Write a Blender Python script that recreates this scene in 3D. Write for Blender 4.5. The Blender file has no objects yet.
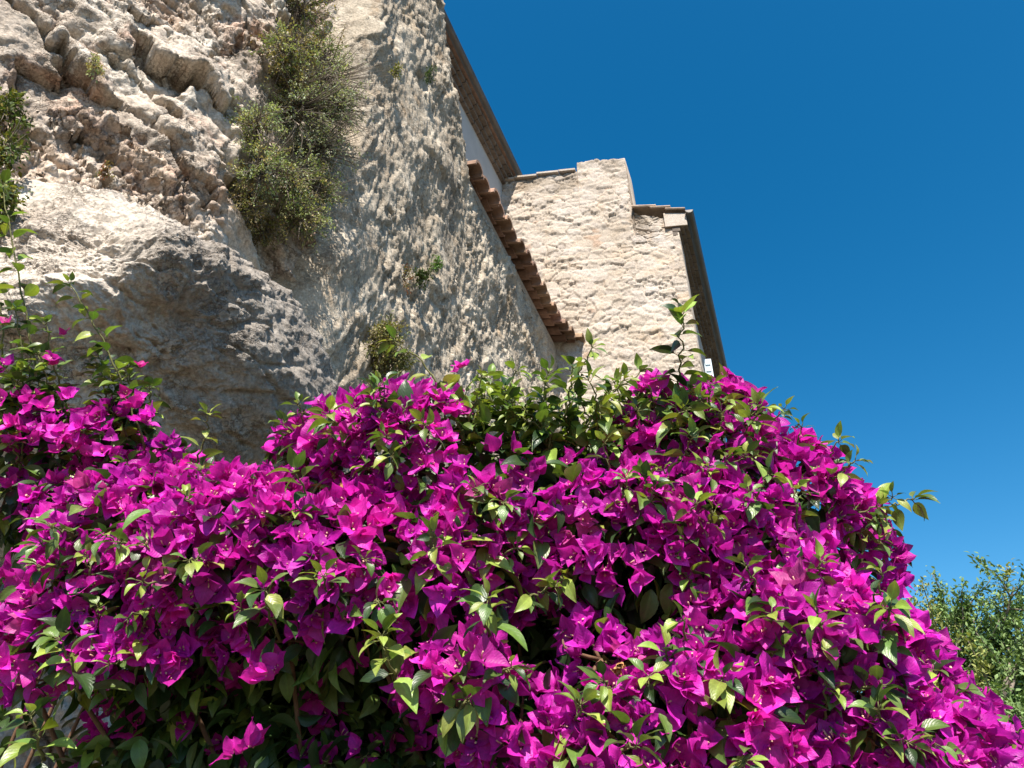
import bpy, math, random
import numpy as np
from mathutils import Vector

# ------------------------------------------------------------------ camera, sky, sun, exposure
S = bpy.context.scene
COL = S.collection
CAM_Z = 1.6
PITCH = math.radians(31.05)
F_PX = 711.1
cam_d = bpy.data.cameras.new("camera")
cam_d.lens = 25.0
cam_d.sensor_width = 36.0
cam_d.clip_start = 0.02
cam_d.clip_end = 3000
cam = bpy.data.objects.new("camera", cam_d)
COL.objects.link(cam)
cam.location = (0, 0, CAM_Z)
cam.rotation_euler = (math.radians(90) + PITCH, 0, 0)
S.camera = cam

SUN_EL = math.radians(54)
SUN_HEAD = math.radians(181)          # clockwise from +Y, seen from above: behind the camera
sun_vec = Vector((math.sin(SUN_HEAD) * math.cos(SUN_EL), math.cos(SUN_HEAD) * math.cos(SUN_EL), math.sin(SUN_EL)))
sd = bpy.data.lights.new("sun", 'SUN')
sd.energy = 4.9
sd.angle = math.radians(0.5)
sd.color = (1.0, 0.93, 0.83)
sun = bpy.data.objects.new("sun", sd)
COL.objects.link(sun)
sun.rotation_euler = sun_vec.to_track_quat('Z', 'Y').to_euler()
sun.location = (0, -6, 12)

W = bpy.data.worlds.new("World")
S.world = W
W.use_nodes = True
wn = W.node_tree
bg = wn.nodes["Background"]
sky = wn.nodes.new("ShaderNodeTexSky")
sky.sky_type = 'NISHITA'
sky.sun_disc = False
sky.sun_elevation = SUN_EL
sky.sun_rotation = SUN_HEAD
sky.altitude = 300
sky.air_density = 1.0
sky.dust_density = 0.9
sky.ozone_density = 3.5
hs = wn.nodes.new("ShaderNodeHueSaturation")      # the deep blue of a polarised sky
hs.inputs["Hue"].default_value = 0.49
hs.inputs["Saturation"].default_value = 1.39
hs.inputs["Value"].default_value = 0.98
wn.links.new(sky.outputs[0], hs.inputs["Color"])
wn.links.new(hs.outputs[0], bg.inputs[0])
bg.inputs[1].default_value = 0.085
S.view_settings.view_transform = 'Standard'
S.view_settings.look = 'None'
S.view_settings.gamma = 1.0
S.view_settings.use_curve_mapping = False
S.view_settings.exposure = 1.05
S.cycles.max_bounces = 8
S.cycles.transparent_max_bounces = 4

rng = np.random.default_rng(11)
random.seed(5)
PI = math.pi


def at(px, py, depth):
    """World point seen at pixel px, py of the photograph, depth metres along the view axis."""
    X = (px - 512) / F_PX * depth
    Y = (384 - py) / F_PX * depth
    c, s = math.cos(PITCH), math.sin(PITCH)
    return np.array((X, depth * c - Y * s, CAM_Z + depth * s + Y * c))


def project(P):
    c, s = math.cos(PITCH), math.sin(PITCH)
    y, z = P[:, 1], P[:, 2] - CAM_Z
    d = y * c + z * s
    u = -y * s + z * c
    return 512 + F_PX * P[:, 0] / d, 384 - F_PX * u / d, d


# ------------------------------------------------------------------ noise in numpy
def _hash(ix, iy, iz, seed):
    h = (ix.astype(np.int64) * 374761393 + iy.astype(np.int64) * 668265263 + iz.astype(np.int64) * 2147483647 + seed * 1274126177) & 0xFFFFFFFF
    h = ((h ^ (h >> 13)) * 1274126177) & 0xFFFFFFFF
    h = ((h ^ (h >> 16)) * 2246822519) & 0xFFFFFFFF
    return h ^ (h >> 15)


_g = np.random.default_rng(1).normal(size=(256, 3))
_g /= np.linalg.norm(_g, axis=1)[:, None]


def perlin(P, seed=0):
    i = np.floor(P).astype(np.int64)
    f = P - i
    w = f * f * f * (f * (f * 6 - 15) + 10)
    out = np.zeros(len(P))
    for dx in (0, 1):
        for dy in (0, 1):
            for dz in (0, 1):
                g = _g[_hash(i[:, 0] + dx, i[:, 1] + dy, i[:, 2] + dz, seed) & 255]
                d = f - np.array((dx, dy, dz))
                wt = (w[:, 0] if dx else 1 - w[:, 0]) * (w[:, 1] if dy else 1 - w[:, 1]) * (w[:, 2] if dz else 1 - w[:, 2])
                out += wt * np.einsum('ij,ij->i', g, d)
    return out * 1.5


def fbm(P, octs=5, gain=0.5, seed=0, ridged=False):
    a, t, out, Q = 1.0, 0.0, np.zeros(len(P)), P.copy()
    for k in range(octs):
        n = perlin(Q, seed + k)
        out += a * ((1 - 2 * np.abs(n)) if ridged else n)
        t += a
        a *= gain
        Q = Q * 2.03 + 17.3
    return out / t


def worley(P, seed=0, jit=0.9):
    """2-D cells: distance to nearest and second nearest, a random number and offset vector of the nearest cell."""
    i = np.floor(P).astype(np.int64)
    n = len(P)
    f1, f2 = np.full(n, 9.0), np.full(n, 9.0)
    rid, off = np.zeros(n), np.zeros((n, 2))
    for dx in (-1, 0, 1):
        for dy in (-1, 0, 1):
            cx, cy = i[:, 0] + dx, i[:, 1] + dy
            h1 = _hash(cx, cy, cx * 0, seed) / 4294967296.0
            h2 = _hash(cx, cy, cx * 0 + 1, seed) / 4294967296.0
            h3 = _hash(cx, cy, cx * 0 + 2, seed) / 4294967296.0
            vx = cx + 0.5 + jit * (h1 - 0.5) - P[:, 0]
            vy = cy + 0.5 + jit * (h2 - 0.5) - P[:, 1]
            d = np.sqrt(vx * vx + vy * vy)
            near = d < f1
            f2 = np.where(near, f1, np.minimum(f2, d))
            rid = np.where(near, h3, rid)
            off[:, 0] = np.where(near, vx, off[:, 0])
            off[:, 1] = np.where(near, vy, off[:, 1])
            f1 = np.where(near, d, f1)
    return f1, f2, rid, off


def sstep(a, b, x):
    t = np.clip((x - a) / (b - a), 0, 1)
    return t * t * (3 - 2 * t)


# ------------------------------------------------------------------ object helpers
def mesh_arrays(name, verts, quads, mats, tint=None, mi=None, smooth=True, parent=None, blades=0):
    me = bpy.data.meshes.new(name)
    verts = np.asarray(verts, dtype=np.float32)
    quads = np.asarray(quads, dtype=np.int32)
    k = quads.shape[1]
    me.vertices.add(len(verts))
    me.vertices.foreach_set("co", verts.ravel())
    me.loops.add(quads.size)
    me.loops.foreach_set("vertex_index", quads.ravel())
    me.polygons.add(len(quads))
    me.polygons.foreach_set("loop_start", np.arange(0, quads.size, k, dtype=np.int32))
    me.polygons.foreach_set("loop_total", np.full(len(quads), k, dtype=np.int32))
    for m in (mats if isinstance(mats, (list, tuple)) else [mats]):
        me.materials.append(m)
    if mi is not None:
        me.polygons.foreach_set("material_index", np.asarray(mi, dtype=np.int32))
    me.polygons.foreach_set("use_smooth", np.full(len(quads), smooth))
    if tint is not None:
        a = me.attributes.new("tint", 'FLOAT_COLOR', 'POINT')
        c = np.ones((len(verts), 4), dtype=np.float32)
        c[:, :3] = tint
        a.data.foreach_set("color", c.ravel())
    if blades:                                           # first `blades` vertices are 8 x 5 blades: along, across
        u = np.repeat(np.linspace(0, 1, 8), 5); w = np.tile(np.abs(np.linspace(-1, 1, 5)), 8)
        uv = np.zeros((len(verts), 4), dtype=np.float32)
        uv[:blades, 0] = np.tile(u, blades // 40); uv[:blades, 1] = np.tile(w, blades // 40)
        a = me.attributes.new("blade", 'FLOAT_COLOR', 'POINT')
        a.data.foreach_set("color", uv.ravel())
    me.update()
    me.validate()
    o = bpy.data.objects.new(name, me)
    COL.objects.link(o)
    if parent is not None:
        o.parent = parent
    return o


class Geo:
    """Collects quads."""
    def __init__(s):
        s.v, s.q, s.t, s.n = [], [], [], 0

    def add(s, v, q, tint=None):
        v = np.asarray(v, float)
        s.v.append(v)
        s.q.append(np.asarray(q, int) + s.n)
        s.t.append(np.broadcast_to(np.asarray(tint if tint is not None else (1, 1, 1), float), (len(v), 3)))
        s.n += len(v)

    def hexa(s, c8, tint=None):
        """Eight corners: bottom loop 0-3, top loop 4-7."""
        s.add(c8, [(3, 2, 1, 0), (4, 5, 6, 7), (0, 1, 5, 4), (1, 2, 6, 5), (2, 3, 7, 6), (3, 0, 4, 7)], tint)

    def tube(s, pts, rad, n=6, tint=None, half=None):
        pts = np.asarray(pts, float)
        rad = np.broadcast_to(np.asarray(rad, float), (len(pts),))
        tg = np.gradient(pts, axis=0)
        tg /= np.linalg.norm(tg, axis=1)[:, None] + 1e-9
        up = np.array((0.13, 0.31, 0.94))
        if abs(tg[0] @ up) > 0.93:
            up = np.array((0.95, 0.1, 0.2))
        vs = []
        for p, t, r in zip(pts, tg, rad):
            a = np.cross(t, up); a /= np.linalg.norm(a) + 1e-9
            b = np.cross(a, t)
            an = np.arange(n) / n * 2 * PI
            vs.append(p + r * (np.cos(an)[:, None] * a + np.sin(an)[:, None] * b))
        vs.append(np.repeat(pts[-1:], n, 0)); vs.insert(0, np.repeat(pts[:1], n, 0))
        m = len(vs)
        q = [(i * n + j, i * n + (j + 1) % n, (i + 1) * n + (j + 1) % n, (i + 1) * n + j) for i in range(m - 1) for j in range(n)]
        s.add(np.concatenate(vs), q, tint)

    def build(s, name, mat, parent=None, smooth=True):
        return mesh_arrays(name, np.concatenate(s.v), np.concatenate(s.q), mat, np.concatenate(s.t), None, smooth, parent)


def grid_quads(nr, nc):
    i = np.arange(nr - 1)[:, None] * nc + np.arange(nc - 1)[None, :]
    return np.stack([i, i + 1, i + nc + 1, i + nc], -1).reshape(-1, 4)


def tag(o, label=None, cat=None, group=None, kind=None):
    if label: o["label"] = label
    if cat: o["category"] = cat
    if group: o["group"] = group
    if kind: o["kind"] = kind
    return o


def empty(name, loc, label, cat, group=None):
    o = bpy.data.objects.new(name, None)
    COL.objects.link(o)
    o.location = loc
    o.empty_display_size = 0.1
    return tag(o, label, cat, group)


def under(o, root):
    """Parent o to root keeping world coordinates (root is only translated)."""
    o.parent = root
    me = o.data
    n = len(me.vertices)
    co = np.empty(n * 3, dtype=np.float32)
    me.vertices.foreach_get("co", co)
    base = Vector(root.location)
    p = root.parent
    while p:
        base += Vector(p.location); p = p.parent
    co = co.reshape(-1, 3) - np.array(base, dtype=np.float32)
    me.vertices.foreach_set("co", co.ravel())
    me.update()
    return o


# ------------------------------------------------------------------ materials
def mat_new(name):
    m = bpy.data.materials.new(name)
    m.use_nodes = True
    nt = m.node_tree
    b = nt.nodes["Principled BSDF"]
    return m, nt, b


def N(nt, typ, **kw):
    n = nt.nodes.new(typ)
    for k, v in kw.items():
        setattr(n, k, v)
    return n


def noise_node(nt, vec, scale, detail=6, rough=0.6, dist=0.0):
    n = N(nt, "ShaderNodeTexNoise")
    n.inputs["Scale"].default_value = scale
    n.inputs["Detail"].default_value = detail
    n.inputs["Roughness"].default_value = rough
    n.inputs["Distortion"].default_value = dist
    nt.links.new(vec, n.inputs["Vector"])
    return n


def ramp_node(nt, fac, stops):
    r = N(nt, "ShaderNodeValToRGB")
    el = r.color_ramp.elements
    while len(el) < len(stops):
        el.new(0.5)
    for e, (p, c) in zip(el, stops):
        e.position = p
        e.color = (*c, 1) if len(c) == 3 else c
    nt.links.new(fac, r.inputs[0])
    return r


def mix_node(nt, fac, a, b, mode='MIX'):
    m = N(nt, "ShaderNodeMix", data_type='RGBA', blend_type=mode)
    if isinstance(fac, (int, float)):
        m.inputs[0].default_value = fac
    else:
        nt.links.new(fac, m.inputs[0])
    for s, x in ((6, a), (7, b)):
        if isinstance(x, tuple):
            m.inputs[s].default_value = (*x, 1)
        else:
            nt.links.new(x, m.inputs[s])
    return m.outputs[2]


def bump_node(nt, h, dist, strength=1.0, prev=None):
    b = N(nt, "ShaderNodeBump")
    b.inputs["Strength"].default_value = strength
    b.inputs["Distance"].default_value = dist
    nt.links.new(h, b.inputs["Height"])
    if prev is not None:
        nt.links.new(prev, b.inputs["Normal"])
    return b.outputs[0]


def stone_mat(name, stops, scale=3.0, stain=(0.12, 0.11, 0.1), stain_lo=0.62, stain_hi=0.8, patch=None, use_tint=True, bump=0.012, fine=60, streak=False, cracks=0.0):
    m, nt, b = mat_new(name)
    tc = N(nt, "ShaderNodeTexCoord")
    v = tc.outputs["Object"]
    n1 = noise_node(nt, v, scale, 8, 0.65)
    c = ramp_node(nt, n1.outputs[0], stops).outputs[0]
    if patch:
        n2 = noise_node(nt, v, scale * 0.8 + 1.3, 4, 0.6, 0.4)
        f = ramp_node(nt, n2.outputs[0], [(0.56, (0, 0, 0)), (0.72, (1, 1, 1))]).outputs[0]
        c = mix_node(nt, f, c, patch)
    sv = v
    if streak:
        mp = N(nt, "ShaderNodeMapping")
        mp.inputs["Scale"].default_value = (1, 1, 0.25)
        nt.links.new(v, mp.inputs[0]); sv = mp.outputs[0]
    n3 = noise_node(nt, sv, scale * 2.3, 9, 0.72, 0.2)
    f3 = ramp_node(nt, n3.outputs[0], [(stain_lo, (0, 0, 0)), (stain_hi, (1, 1, 1))]).outputs[0]
    c = mix_node(nt, f3, c, stain)
    n4 = noise_node(nt, v, fine, 4, 0.7)
    sp = ramp_node(nt, n4.outputs[0], [(0.3, (0.62, 0.61, 0.6)), (0.65, (1.12, 1.12, 1.12))]).outputs[0]
    c = mix_node(nt, 1.0, c, sp, 'MULTIPLY')
    crack_h = None
    if cracks:
        wv = noise_node(nt, v, 5, 5, 0.7)
        ws = N(nt, "ShaderNodeVectorMath", operation='SCALE'); nt.links.new(wv.outputs["Color"], ws.inputs[0]); ws.inputs["Scale"].default_value = 0.35
        wa = N(nt, "ShaderNodeVectorMath", operation='ADD'); nt.links.new(v, wa.inputs[0]); nt.links.new(ws.outputs[0], wa.inputs[1])
        hs_ = []
        for sc_ in (5.0, 16.0):
            vo = N(nt, "ShaderNodeTexVoronoi", feature='DISTANCE_TO_EDGE')
            vo.inputs["Scale"].default_value = sc_
            nt.links.new(wa.outputs[0], vo.inputs["Vector"])
            hs_.append(ramp_node(nt, vo.outputs["Distance"], [(0.0, (0, 0, 0)), (0.055, (1, 1, 1))]).outputs[0])
        gate = ramp_node(nt, noise_node(nt, v, 3.1, 3, 0.6).outputs[0], [(0.42, (0, 0, 0)), (0.6, (1, 1, 1))]).outputs[0]
        fl = mix_node(nt, gate, (1, 1, 1), mix_node(nt, 1.0, hs_[0], hs_[1], 'MULTIPLY'))
        crack_h = fl
        c = mix_node(nt, 1.0, c, ramp_node(nt, fl, [(0.0, (1 - cracks, 1 - cracks * 1.05, 1 - cracks * 1.1)), (0.8, (1, 1, 1))]).outputs[0], 'MULTIPLY')
        pit = N(nt, "ShaderNodeTexVoronoi"); pit.inputs["Scale"].default_value = 34
        nt.links.new(wa.outputs[0], pit.inputs["Vector"])
        c = mix_node(nt, 1.0, c, ramp_node(nt, pit.outputs["Distance"], [(0.08, (1.1, 1.1, 1.1)), (0.75, (0.84, 0.83, 0.82))]).outputs[0], 'MULTIPLY')
    if use_tint:
        at_ = N(nt, "ShaderNodeAttribute", attribute_name="tint")
        c = mix_node(nt, 1.0, c, at_.outputs["Color"], 'MULTIPLY')
    nt.links.new(c, b.inputs["Base Color"])
    b.inputs["Roughness"].default_value = 0.95
    b.inputs["Specular IOR Level"].default_value = 0.15
    h1 = noise_node(nt, v, 22, 10, 0.72)
    nrm = bump_node(nt, h1.outputs[0], bump, 0.9)
    h2 = N(nt, "ShaderNodeTexVoronoi")
    h2.inputs["Scale"].default_value = 70
    nt.links.new(v, h2.inputs["Vector"])
    nrm = bump_node(nt, h2.outputs["Distance"], bump * 0.25, 0.6, nrm)
    if crack_h is not None:
        nrm = bump_node(nt, crack_h, 0.012, 0.7, nrm)
    nt.links.new(nrm, b.inputs["Normal"])
    return m


M = {}
M['rock'] = stone_mat("rock_limestone", [(0.3, (0.400, 0.318, 0.260)), (0.5, (0.577, 0.498, 0.419)), (0.7, (0.732, 0.679, 0.597))], 2.2, (0.266, 0.238, 0.211), 0.6, 0.75, (0.611, 0.417, 0.321), cracks=0.45)
M['boulder'] = stone_mat("boulder_limestone", [(0.3, (0.453, 0.386, 0.326)), (0.5, (0.569, 0.498, 0.422)), (0.7, (0.669, 0.604, 0.525))], 2.0, (0.298, 0.276, 0.257), 0.55, 0.75, None, cracks=0.45)
M['render'] = stone_mat("old_lime_render", [(0.3, (0.349, 0.288, 0.221)), (0.5, (0.483, 0.415, 0.327)), (0.7, (0.614, 0.545, 0.448))], 4.0, (0.215, 0.171, 0.128), 0.6, 0.75, (0.431, 0.327, 0.226), streak=True, cracks=0.3)
M['masonry'] = stone_mat("rubble_masonry", [(0.3, (0.413, 0.350, 0.286)), (0.5, (0.481, 0.420, 0.360)), (0.7, (0.537, 0.476, 0.424))], 1.6, (0.248, 0.187, 0.137), 0.66, 0.8, (0.495, 0.394, 0.301), bump=0.008)


def plain_mat(name, col, rough=0.8, var=0.25, scale=8, bump=0.004, metal=0.0, tint=False):
    m, nt, b = mat_new(name)
    tc = N(nt, "ShaderNodeTexCoord")
    n = noise_node(nt, tc.outputs["Object"], scale, 6, 0.65)
    lo = tuple(x * (1 - var) for x in col)
    hi = tuple(min(1, x * (1 + var)) for x in col)
    c = ramp_node(nt, n.outputs[0], [(0.3, lo), (0.7, hi)]).outputs[0]
    if tint:
        a = N(nt, "ShaderNodeAttribute", attribute_name="tint")
        c = mix_node(nt, 1.0, c, a.outputs["Color"], 'MULTIPLY')
    nt.links.new(c, b.inputs["Base Color"])
    b.inputs["Roughness"].default_value = rough
    b.inputs["Metallic"].default_value = metal
    b.inputs["Specular IOR Level"].default_value = 0.25
    if bump:
        n2 = noise_node(nt, tc.outputs["Object"], scale * 5, 6, 0.7)
        nt.links.new(bump_node(nt, n2.outputs[0], bump, 0.8), b.inputs["Normal"])
    return m


M['tile'] = plain_mat("terracotta_tile", (0.29, 0.185, 0.135), 0.9, 0.35, 9, 0.006, tint=True)
M['tile_pale'] = plain_mat("weathered_tile", (0.36, 0.28, 0.22), 0.9, 0.3, 8, 0.006, tint=True)
M['soffit'] = plain_mat("brick_soffit", (0.165, 0.14, 0.118), 0.9, 0.3, 10, 0.006, tint=True)
M['mortar'] = plain_mat("lime_mortar", (0.31, 0.26, 0.21), 0.95, 0.25, 12, 0.006)
M['gutter'] = plain_mat("zinc_gutter", (0.13, 0.12, 0.11), 0.55, 0.2, 6, 0.0, 0.35)
M['white'] = plain_mat("pale_plaster", (0.45, 0.44, 0.42), 0.9, 0.08, 3, 0.002)
M['paint'] = plain_mat("white_paint", (0.8, 0.8, 0.8), 0.6, 0.04, 3, 0.0)
M['shutter'] = plain_mat("pale_blue_paint", (0.55, 0.64, 0.70), 0.6, 0.08, 5, 0.0)
M['wood'] = plain_mat("woody_stem", (0.16, 0.09, 0.055), 0.85, 0.3, 30, 0.002)
M['green_stem'] = plain_mat("young_green_stem", (0.13, 0.13, 0.045), 0.7, 0.3, 30, 0.001)
M['bark'] = plain_mat("grey_bark", (0.17, 0.14, 0.11), 0.9, 0.3, 14, 0.006)
M['dry'] = plain_mat("withered_bracts", (0.50, 0.27, 0.10), 0.8, 0.35, 60, 0.001)
M['ground'] = plain_mat("dry_earth", (0.10, 0.085, 0.055), 0.95, 0.3, 1.5, 0.02)


def leafy_mat(name, rough, transl, spec, tcol=(1.25, 1.35, 0.5), fine=120, bump=0.0008, vein=0.0):
    m, nt, b = mat_new(name)
    a = N(nt, "ShaderNodeAttribute", attribute_name="tint")
    tc = N(nt, "ShaderNodeTexCoord")
    n = noise_node(nt, tc.outputs["Object"], fine, 4, 0.6)
    sp = ramp_node(nt, n.outputs[0], [(0.3, (0.8, 0.8, 0.8)), (0.7, (1.15, 1.15, 1.15))]).outputs[0]
    c = mix_node(nt, 1.0, a.outputs["Color"], sp, 'MULTIPLY')
    nrm = bump_node(nt, n.outputs[0], bump, 0.5)
    if vein:
        ba = N(nt, "ShaderNodeAttribute", attribute_name="blade")
        sx = N(nt, "ShaderNodeSeparateColor")
        nt.links.new(ba.outputs["Color"], sx.inputs[0])
        m1 = N(nt, "ShaderNodeMath", operation='MULTIPLY_ADD')      # side veins run forward from the midrib
        nt.links.new(sx.outputs[1], m1.inputs[0]); m1.inputs[1].default_value = -0.42
        nt.links.new(sx.outputs[0], m1.inputs[2])
        m2 = N(nt, "ShaderNodeMath", operation='MULTIPLY'); nt.links.new(m1.outputs[0], m2.inputs[0]); m2.inputs[1].default_value = 23.0
        m3 = N(nt, "ShaderNodeMath", operation='SINE'); nt.links.new(m2.outputs[0], m3.inputs[0])
        m4 = N(nt, "ShaderNodeMath", operation='POWER'); m5 = N(nt, "ShaderNodeMath", operation='ABSOLUTE')
        nt.links.new(m3.outputs[0], m5.inputs[0]); nt.links.new(m5.outputs[0], m4.inputs[0]); m4.inputs[1].default_value = 0.6
        nrm = bump_node(nt, m4.outputs[0], vein, 0.8, nrm)
        vr = ramp_node(nt, m4.outputs[0], [(0.0, (.74, .70, .74)), (0.55, (1.04, 1.04, 1.04))])
        c = mix_node(nt, 0.22 if rough > .45 else 0.12, c, vr.outputs[0], 'MULTIPLY')
        mr = ramp_node(nt, sx.outputs[1], [(0.0, (1.35, 1.5, 1.3)), (0.16, (1, 1, 1))])
        c = mix_node(nt, 0.6, c, mr.outputs[0], 'MULTIPLY')
    nt.links.new(c, b.inputs["Base Color"])
    b.inputs["Roughness"].default_value = rough
    b.inputs["Specular IOR Level"].default_value = spec
    nt.links.new(nrm, b.inputs["Normal"])
    t = N(nt, "ShaderNodeBsdfTranslucent")
    tc2 = mix_node(nt, 1.0, c, tcol, 'MULTIPLY')
    nt.links.new(tc2, t.inputs[0])
    mx = N(nt, "ShaderNodeMixShader")
    mx.inputs[0].default_value = transl
    nt.links.new(b.outputs[0], mx.inputs[1])
    nt.links.new(t.outputs[0], mx.inputs[2])
    nt.links.new(mx.outputs[0], nt.nodes["Material Output"].inputs[0])
    return m


M['leaf'] = leafy_mat("bougainvillea_leaf", 0.38, 0.22, 0.5, vein=0.0002)
M['scrub'] = leafy_mat("scrub_leaf", 0.7, 0.2, 0.25)
M['bract'] = leafy_mat("magenta_bract", 0.5, 0.38, 0.42, (1.15, 1.0, 1.1), 160, 0.0014, 0.0003)
M['floret'] = plain_mat("cream_floret", (0.60, 0.36, 0.26), 0.6, 0.15, 60, 0.0)

# ------------------------------------------------------------------ ground
gx = np.concatenate([-np.geomspace(2000, 6, 20), np.linspace(-5, 5, 25), np.geomspace(6, 2000, 20)])
GX, GY = np.meshgrid(gx, gx)
gp = np.stack([GX.ravel(), GY.ravel(), np.zeros(GX.size)], 1)
gp[:, 2] = 0.06 * fbm(gp * 0.7, 4, seed=3) * np.exp(-np.hypot(gp[:, 0], gp[:, 1]) / 60) - 0.05
g = mesh_arrays("ground", gp, grid_quads(len(gx), len(gx)), M['ground'])
tag(g, "dry earth ground below the walls", "ground", kind="structure")

# ------------------------------------------------------------------ the long rough wall
HEAD = math.radians(20.6)
D = np.array((math.sin(HEAD), math.cos(HEAD), 0))       # along the wall, away from the camera
NW = np.array((math.cos(HEAD), -math.sin(HEAD), 0))     # out of the wall, towards the path
UP = np.array((0, 0, 1.0))
OFF = -2.15


def solid_grid(front, nr, nc, back_vec):
    """A displaced sheet closed with a back and four sides."""
    F = front.reshape(nr, nc, 3)
    ring = np.concatenate([F[0, :], F[1:, -1], F[-1, -2::-1], F[-2:0:-1, 0]])
    m = len(ring)
    ringf = np.concatenate([np.arange(nc), np.arange(1, nr) * nc + nc - 1, (nr - 1) * nc + np.arange(nc - 2, -1, -1), np.arange(nr - 2, 0, -1) * nc])
    v = np.concatenate([front, ring + back_vec])
    n0 = len(front)
    side = [(int(ringf[i]), n0 + i, n0 + (i + 1) % m, int(ringf[(i + 1) % m])) for i in range(m)]
    q = np.concatenate([grid_quads(nr, nc)[:, ::1], np.array(side)])
    return v, q


def refine(front, nr, nc, terms):
    """Push a displaced sheet along its own normals by noise taken at its 3-D position (no stretching on steep steps)."""
    F = front.reshape(nr, nc, 3)
    nrm = np.cross(np.gradient(F, axis=1), np.gradient(F, axis=0)).reshape(-1, 3)
    nrm /= np.linalg.norm(nrm, axis=1)[:, None] + 1e-12
    if nrm[:, 1].mean() > 0:
        nrm = -nrm
    out = front.copy()
    for (amp, sc, octs, gain, sd_, ridge) in terms:
        a = amp if np.isscalar(amp) else amp
        out += (a * fbm(front * sc, octs, gain, sd_, ridge))[:, None] * nrm
    return out


def wall_top(s):
    z = np.interp(s, [2.0, 2.6, 3.63, 4.40, 4.52, 8.6], [9.4, 8.9, 6.95, 5.62, 5.34, 5.34])
    return z + CAM_Z


ns, nz = 470, 470
us = np.linspace(0, 1, ns)
ss = 2.25 + (8.6 - 2.25) * us ** 1.25
vz = np.linspace(0, 1, nz) ** 0.95
SS, VZ = np.meshgrid(ss, vz)
ZT = wall_top(SS) + np.where(SS < 4.5, 0.05 * fbm(np.stack([SS.ravel() * 6, SS.ravel() * 0, SS.ravel() * 0], 1), 3, seed=9).reshape(SS.shape), 0)
ZZ = VZ * ZT - 0.2 * (1 - VZ)
sf, zf = SS.ravel(), ZZ.ravel()
P2 = np.stack([sf, zf, sf * 0], 1)
warp = fbm(P2 * 3.0, 3, seed=21)
lean = 0.25 * zf                                        # streaks lean a little
d = 0.08 * fbm(P2 * 1.3, 4, seed=2)
dl = d.copy()
Pst = np.stack([(sf - lean) * 10, zf * 2.6, warp * 1.8], 1)
rd = fbm(Pst, 5, 0.58, seed=31, ridged=True)
d += 0.036 * rd * (.5 + sstep(-.2, .35, fbm(P2 * 1.7, 3, seed=33)))
Ps2 = np.stack([(sf - lean) * 25, zf * 8, warp * 2.4], 1)
rd2 = fbm(Ps2, 4, 0.6, seed=37)
d += 0.022 * rd2 * (.4 + 1.2 * sstep(-.3, .3, fbm(P2 * 2.3, 3, seed=35)))
f1, f2, rid, off = worley(np.stack([(sf - lean) * 6.5 + warp * 0.9, zf * 4.2 + warp], 1), 4)
patch_ = sstep(-.1, .3, fbm(P2 * 1.1, 3, seed=58))
d += patch_ * (0.034 * (rid - 0.5) * sstep(0.0, 0.3, f2 - f1) - 0.018 * (1 - sstep(0.0, 0.14, f2 - f1)))
d -= 0.05 * sstep(.28, .6, fbm(np.stack([(sf - lean) * 5, zf * 2.6, sf * 0], 1), 4, .6, seed=59))
d += 0.027 * fbm(P2 * 42, 4, 0.6, seed=51)
rend = sstep(-.02, .06, fbm(np.stack([(sf - lean) * 1.5, zf * .95, sf * 0], 1), 6, .62, seed=88))   # render still holding
d = dl + (d - dl) * (1 - .28 * rend) + 0.030 * rend
d -= 0.03 * sstep(4.1, 4.6, sf) + 0.035 * np.clip(sf - 4.4, 0, 9)
d -= 0.75 * sstep(2.80, 2.25, sf) ** 1.5              # turns back into the rock
top_fade = sstep(0.0, 0.25, wall_top(sf) - zf)
front = (OFF + d)[:, None] * NW + sf[:, None] * D + zf[:, None] * UP
tn = 0.86 + 0.24 * sstep(-0.3, 0.5, rd)
wash = sstep(.02, .42, fbm(np.stack([(sf - lean * .6) * 3.2, zf * .55, sf * 0], 1), 5, .6, seed=73))[:, None]   # grey water streaks
rust = sstep(.12, .5, fbm(P2 * 1.5 + 40, 4, .6, seed=74))[:, None]
tw = np.stack([tn, tn, tn], 1) * (1 - wash * np.array((.36, .35, .33))) * (1 - rust * np.array((.02, .12, .24))) * (0.95 + .09 * rend)[:, None]
SURF = [front]
v, q = solid_grid(front, nz, ns, -0.55 * NW)
tw = np.concatenate([tw, np.ones((len(v) - len(tw), 3))])
lw_root = empty("rough_wall", tuple(OFF * NW + 5.0 * D), "long rough grey stone wall with crumbling render, running back to the sunlit tower", "wall")
o = mesh_arrays("masonry", v, q, M['render'], tw)
under(o, lw_root)

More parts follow.
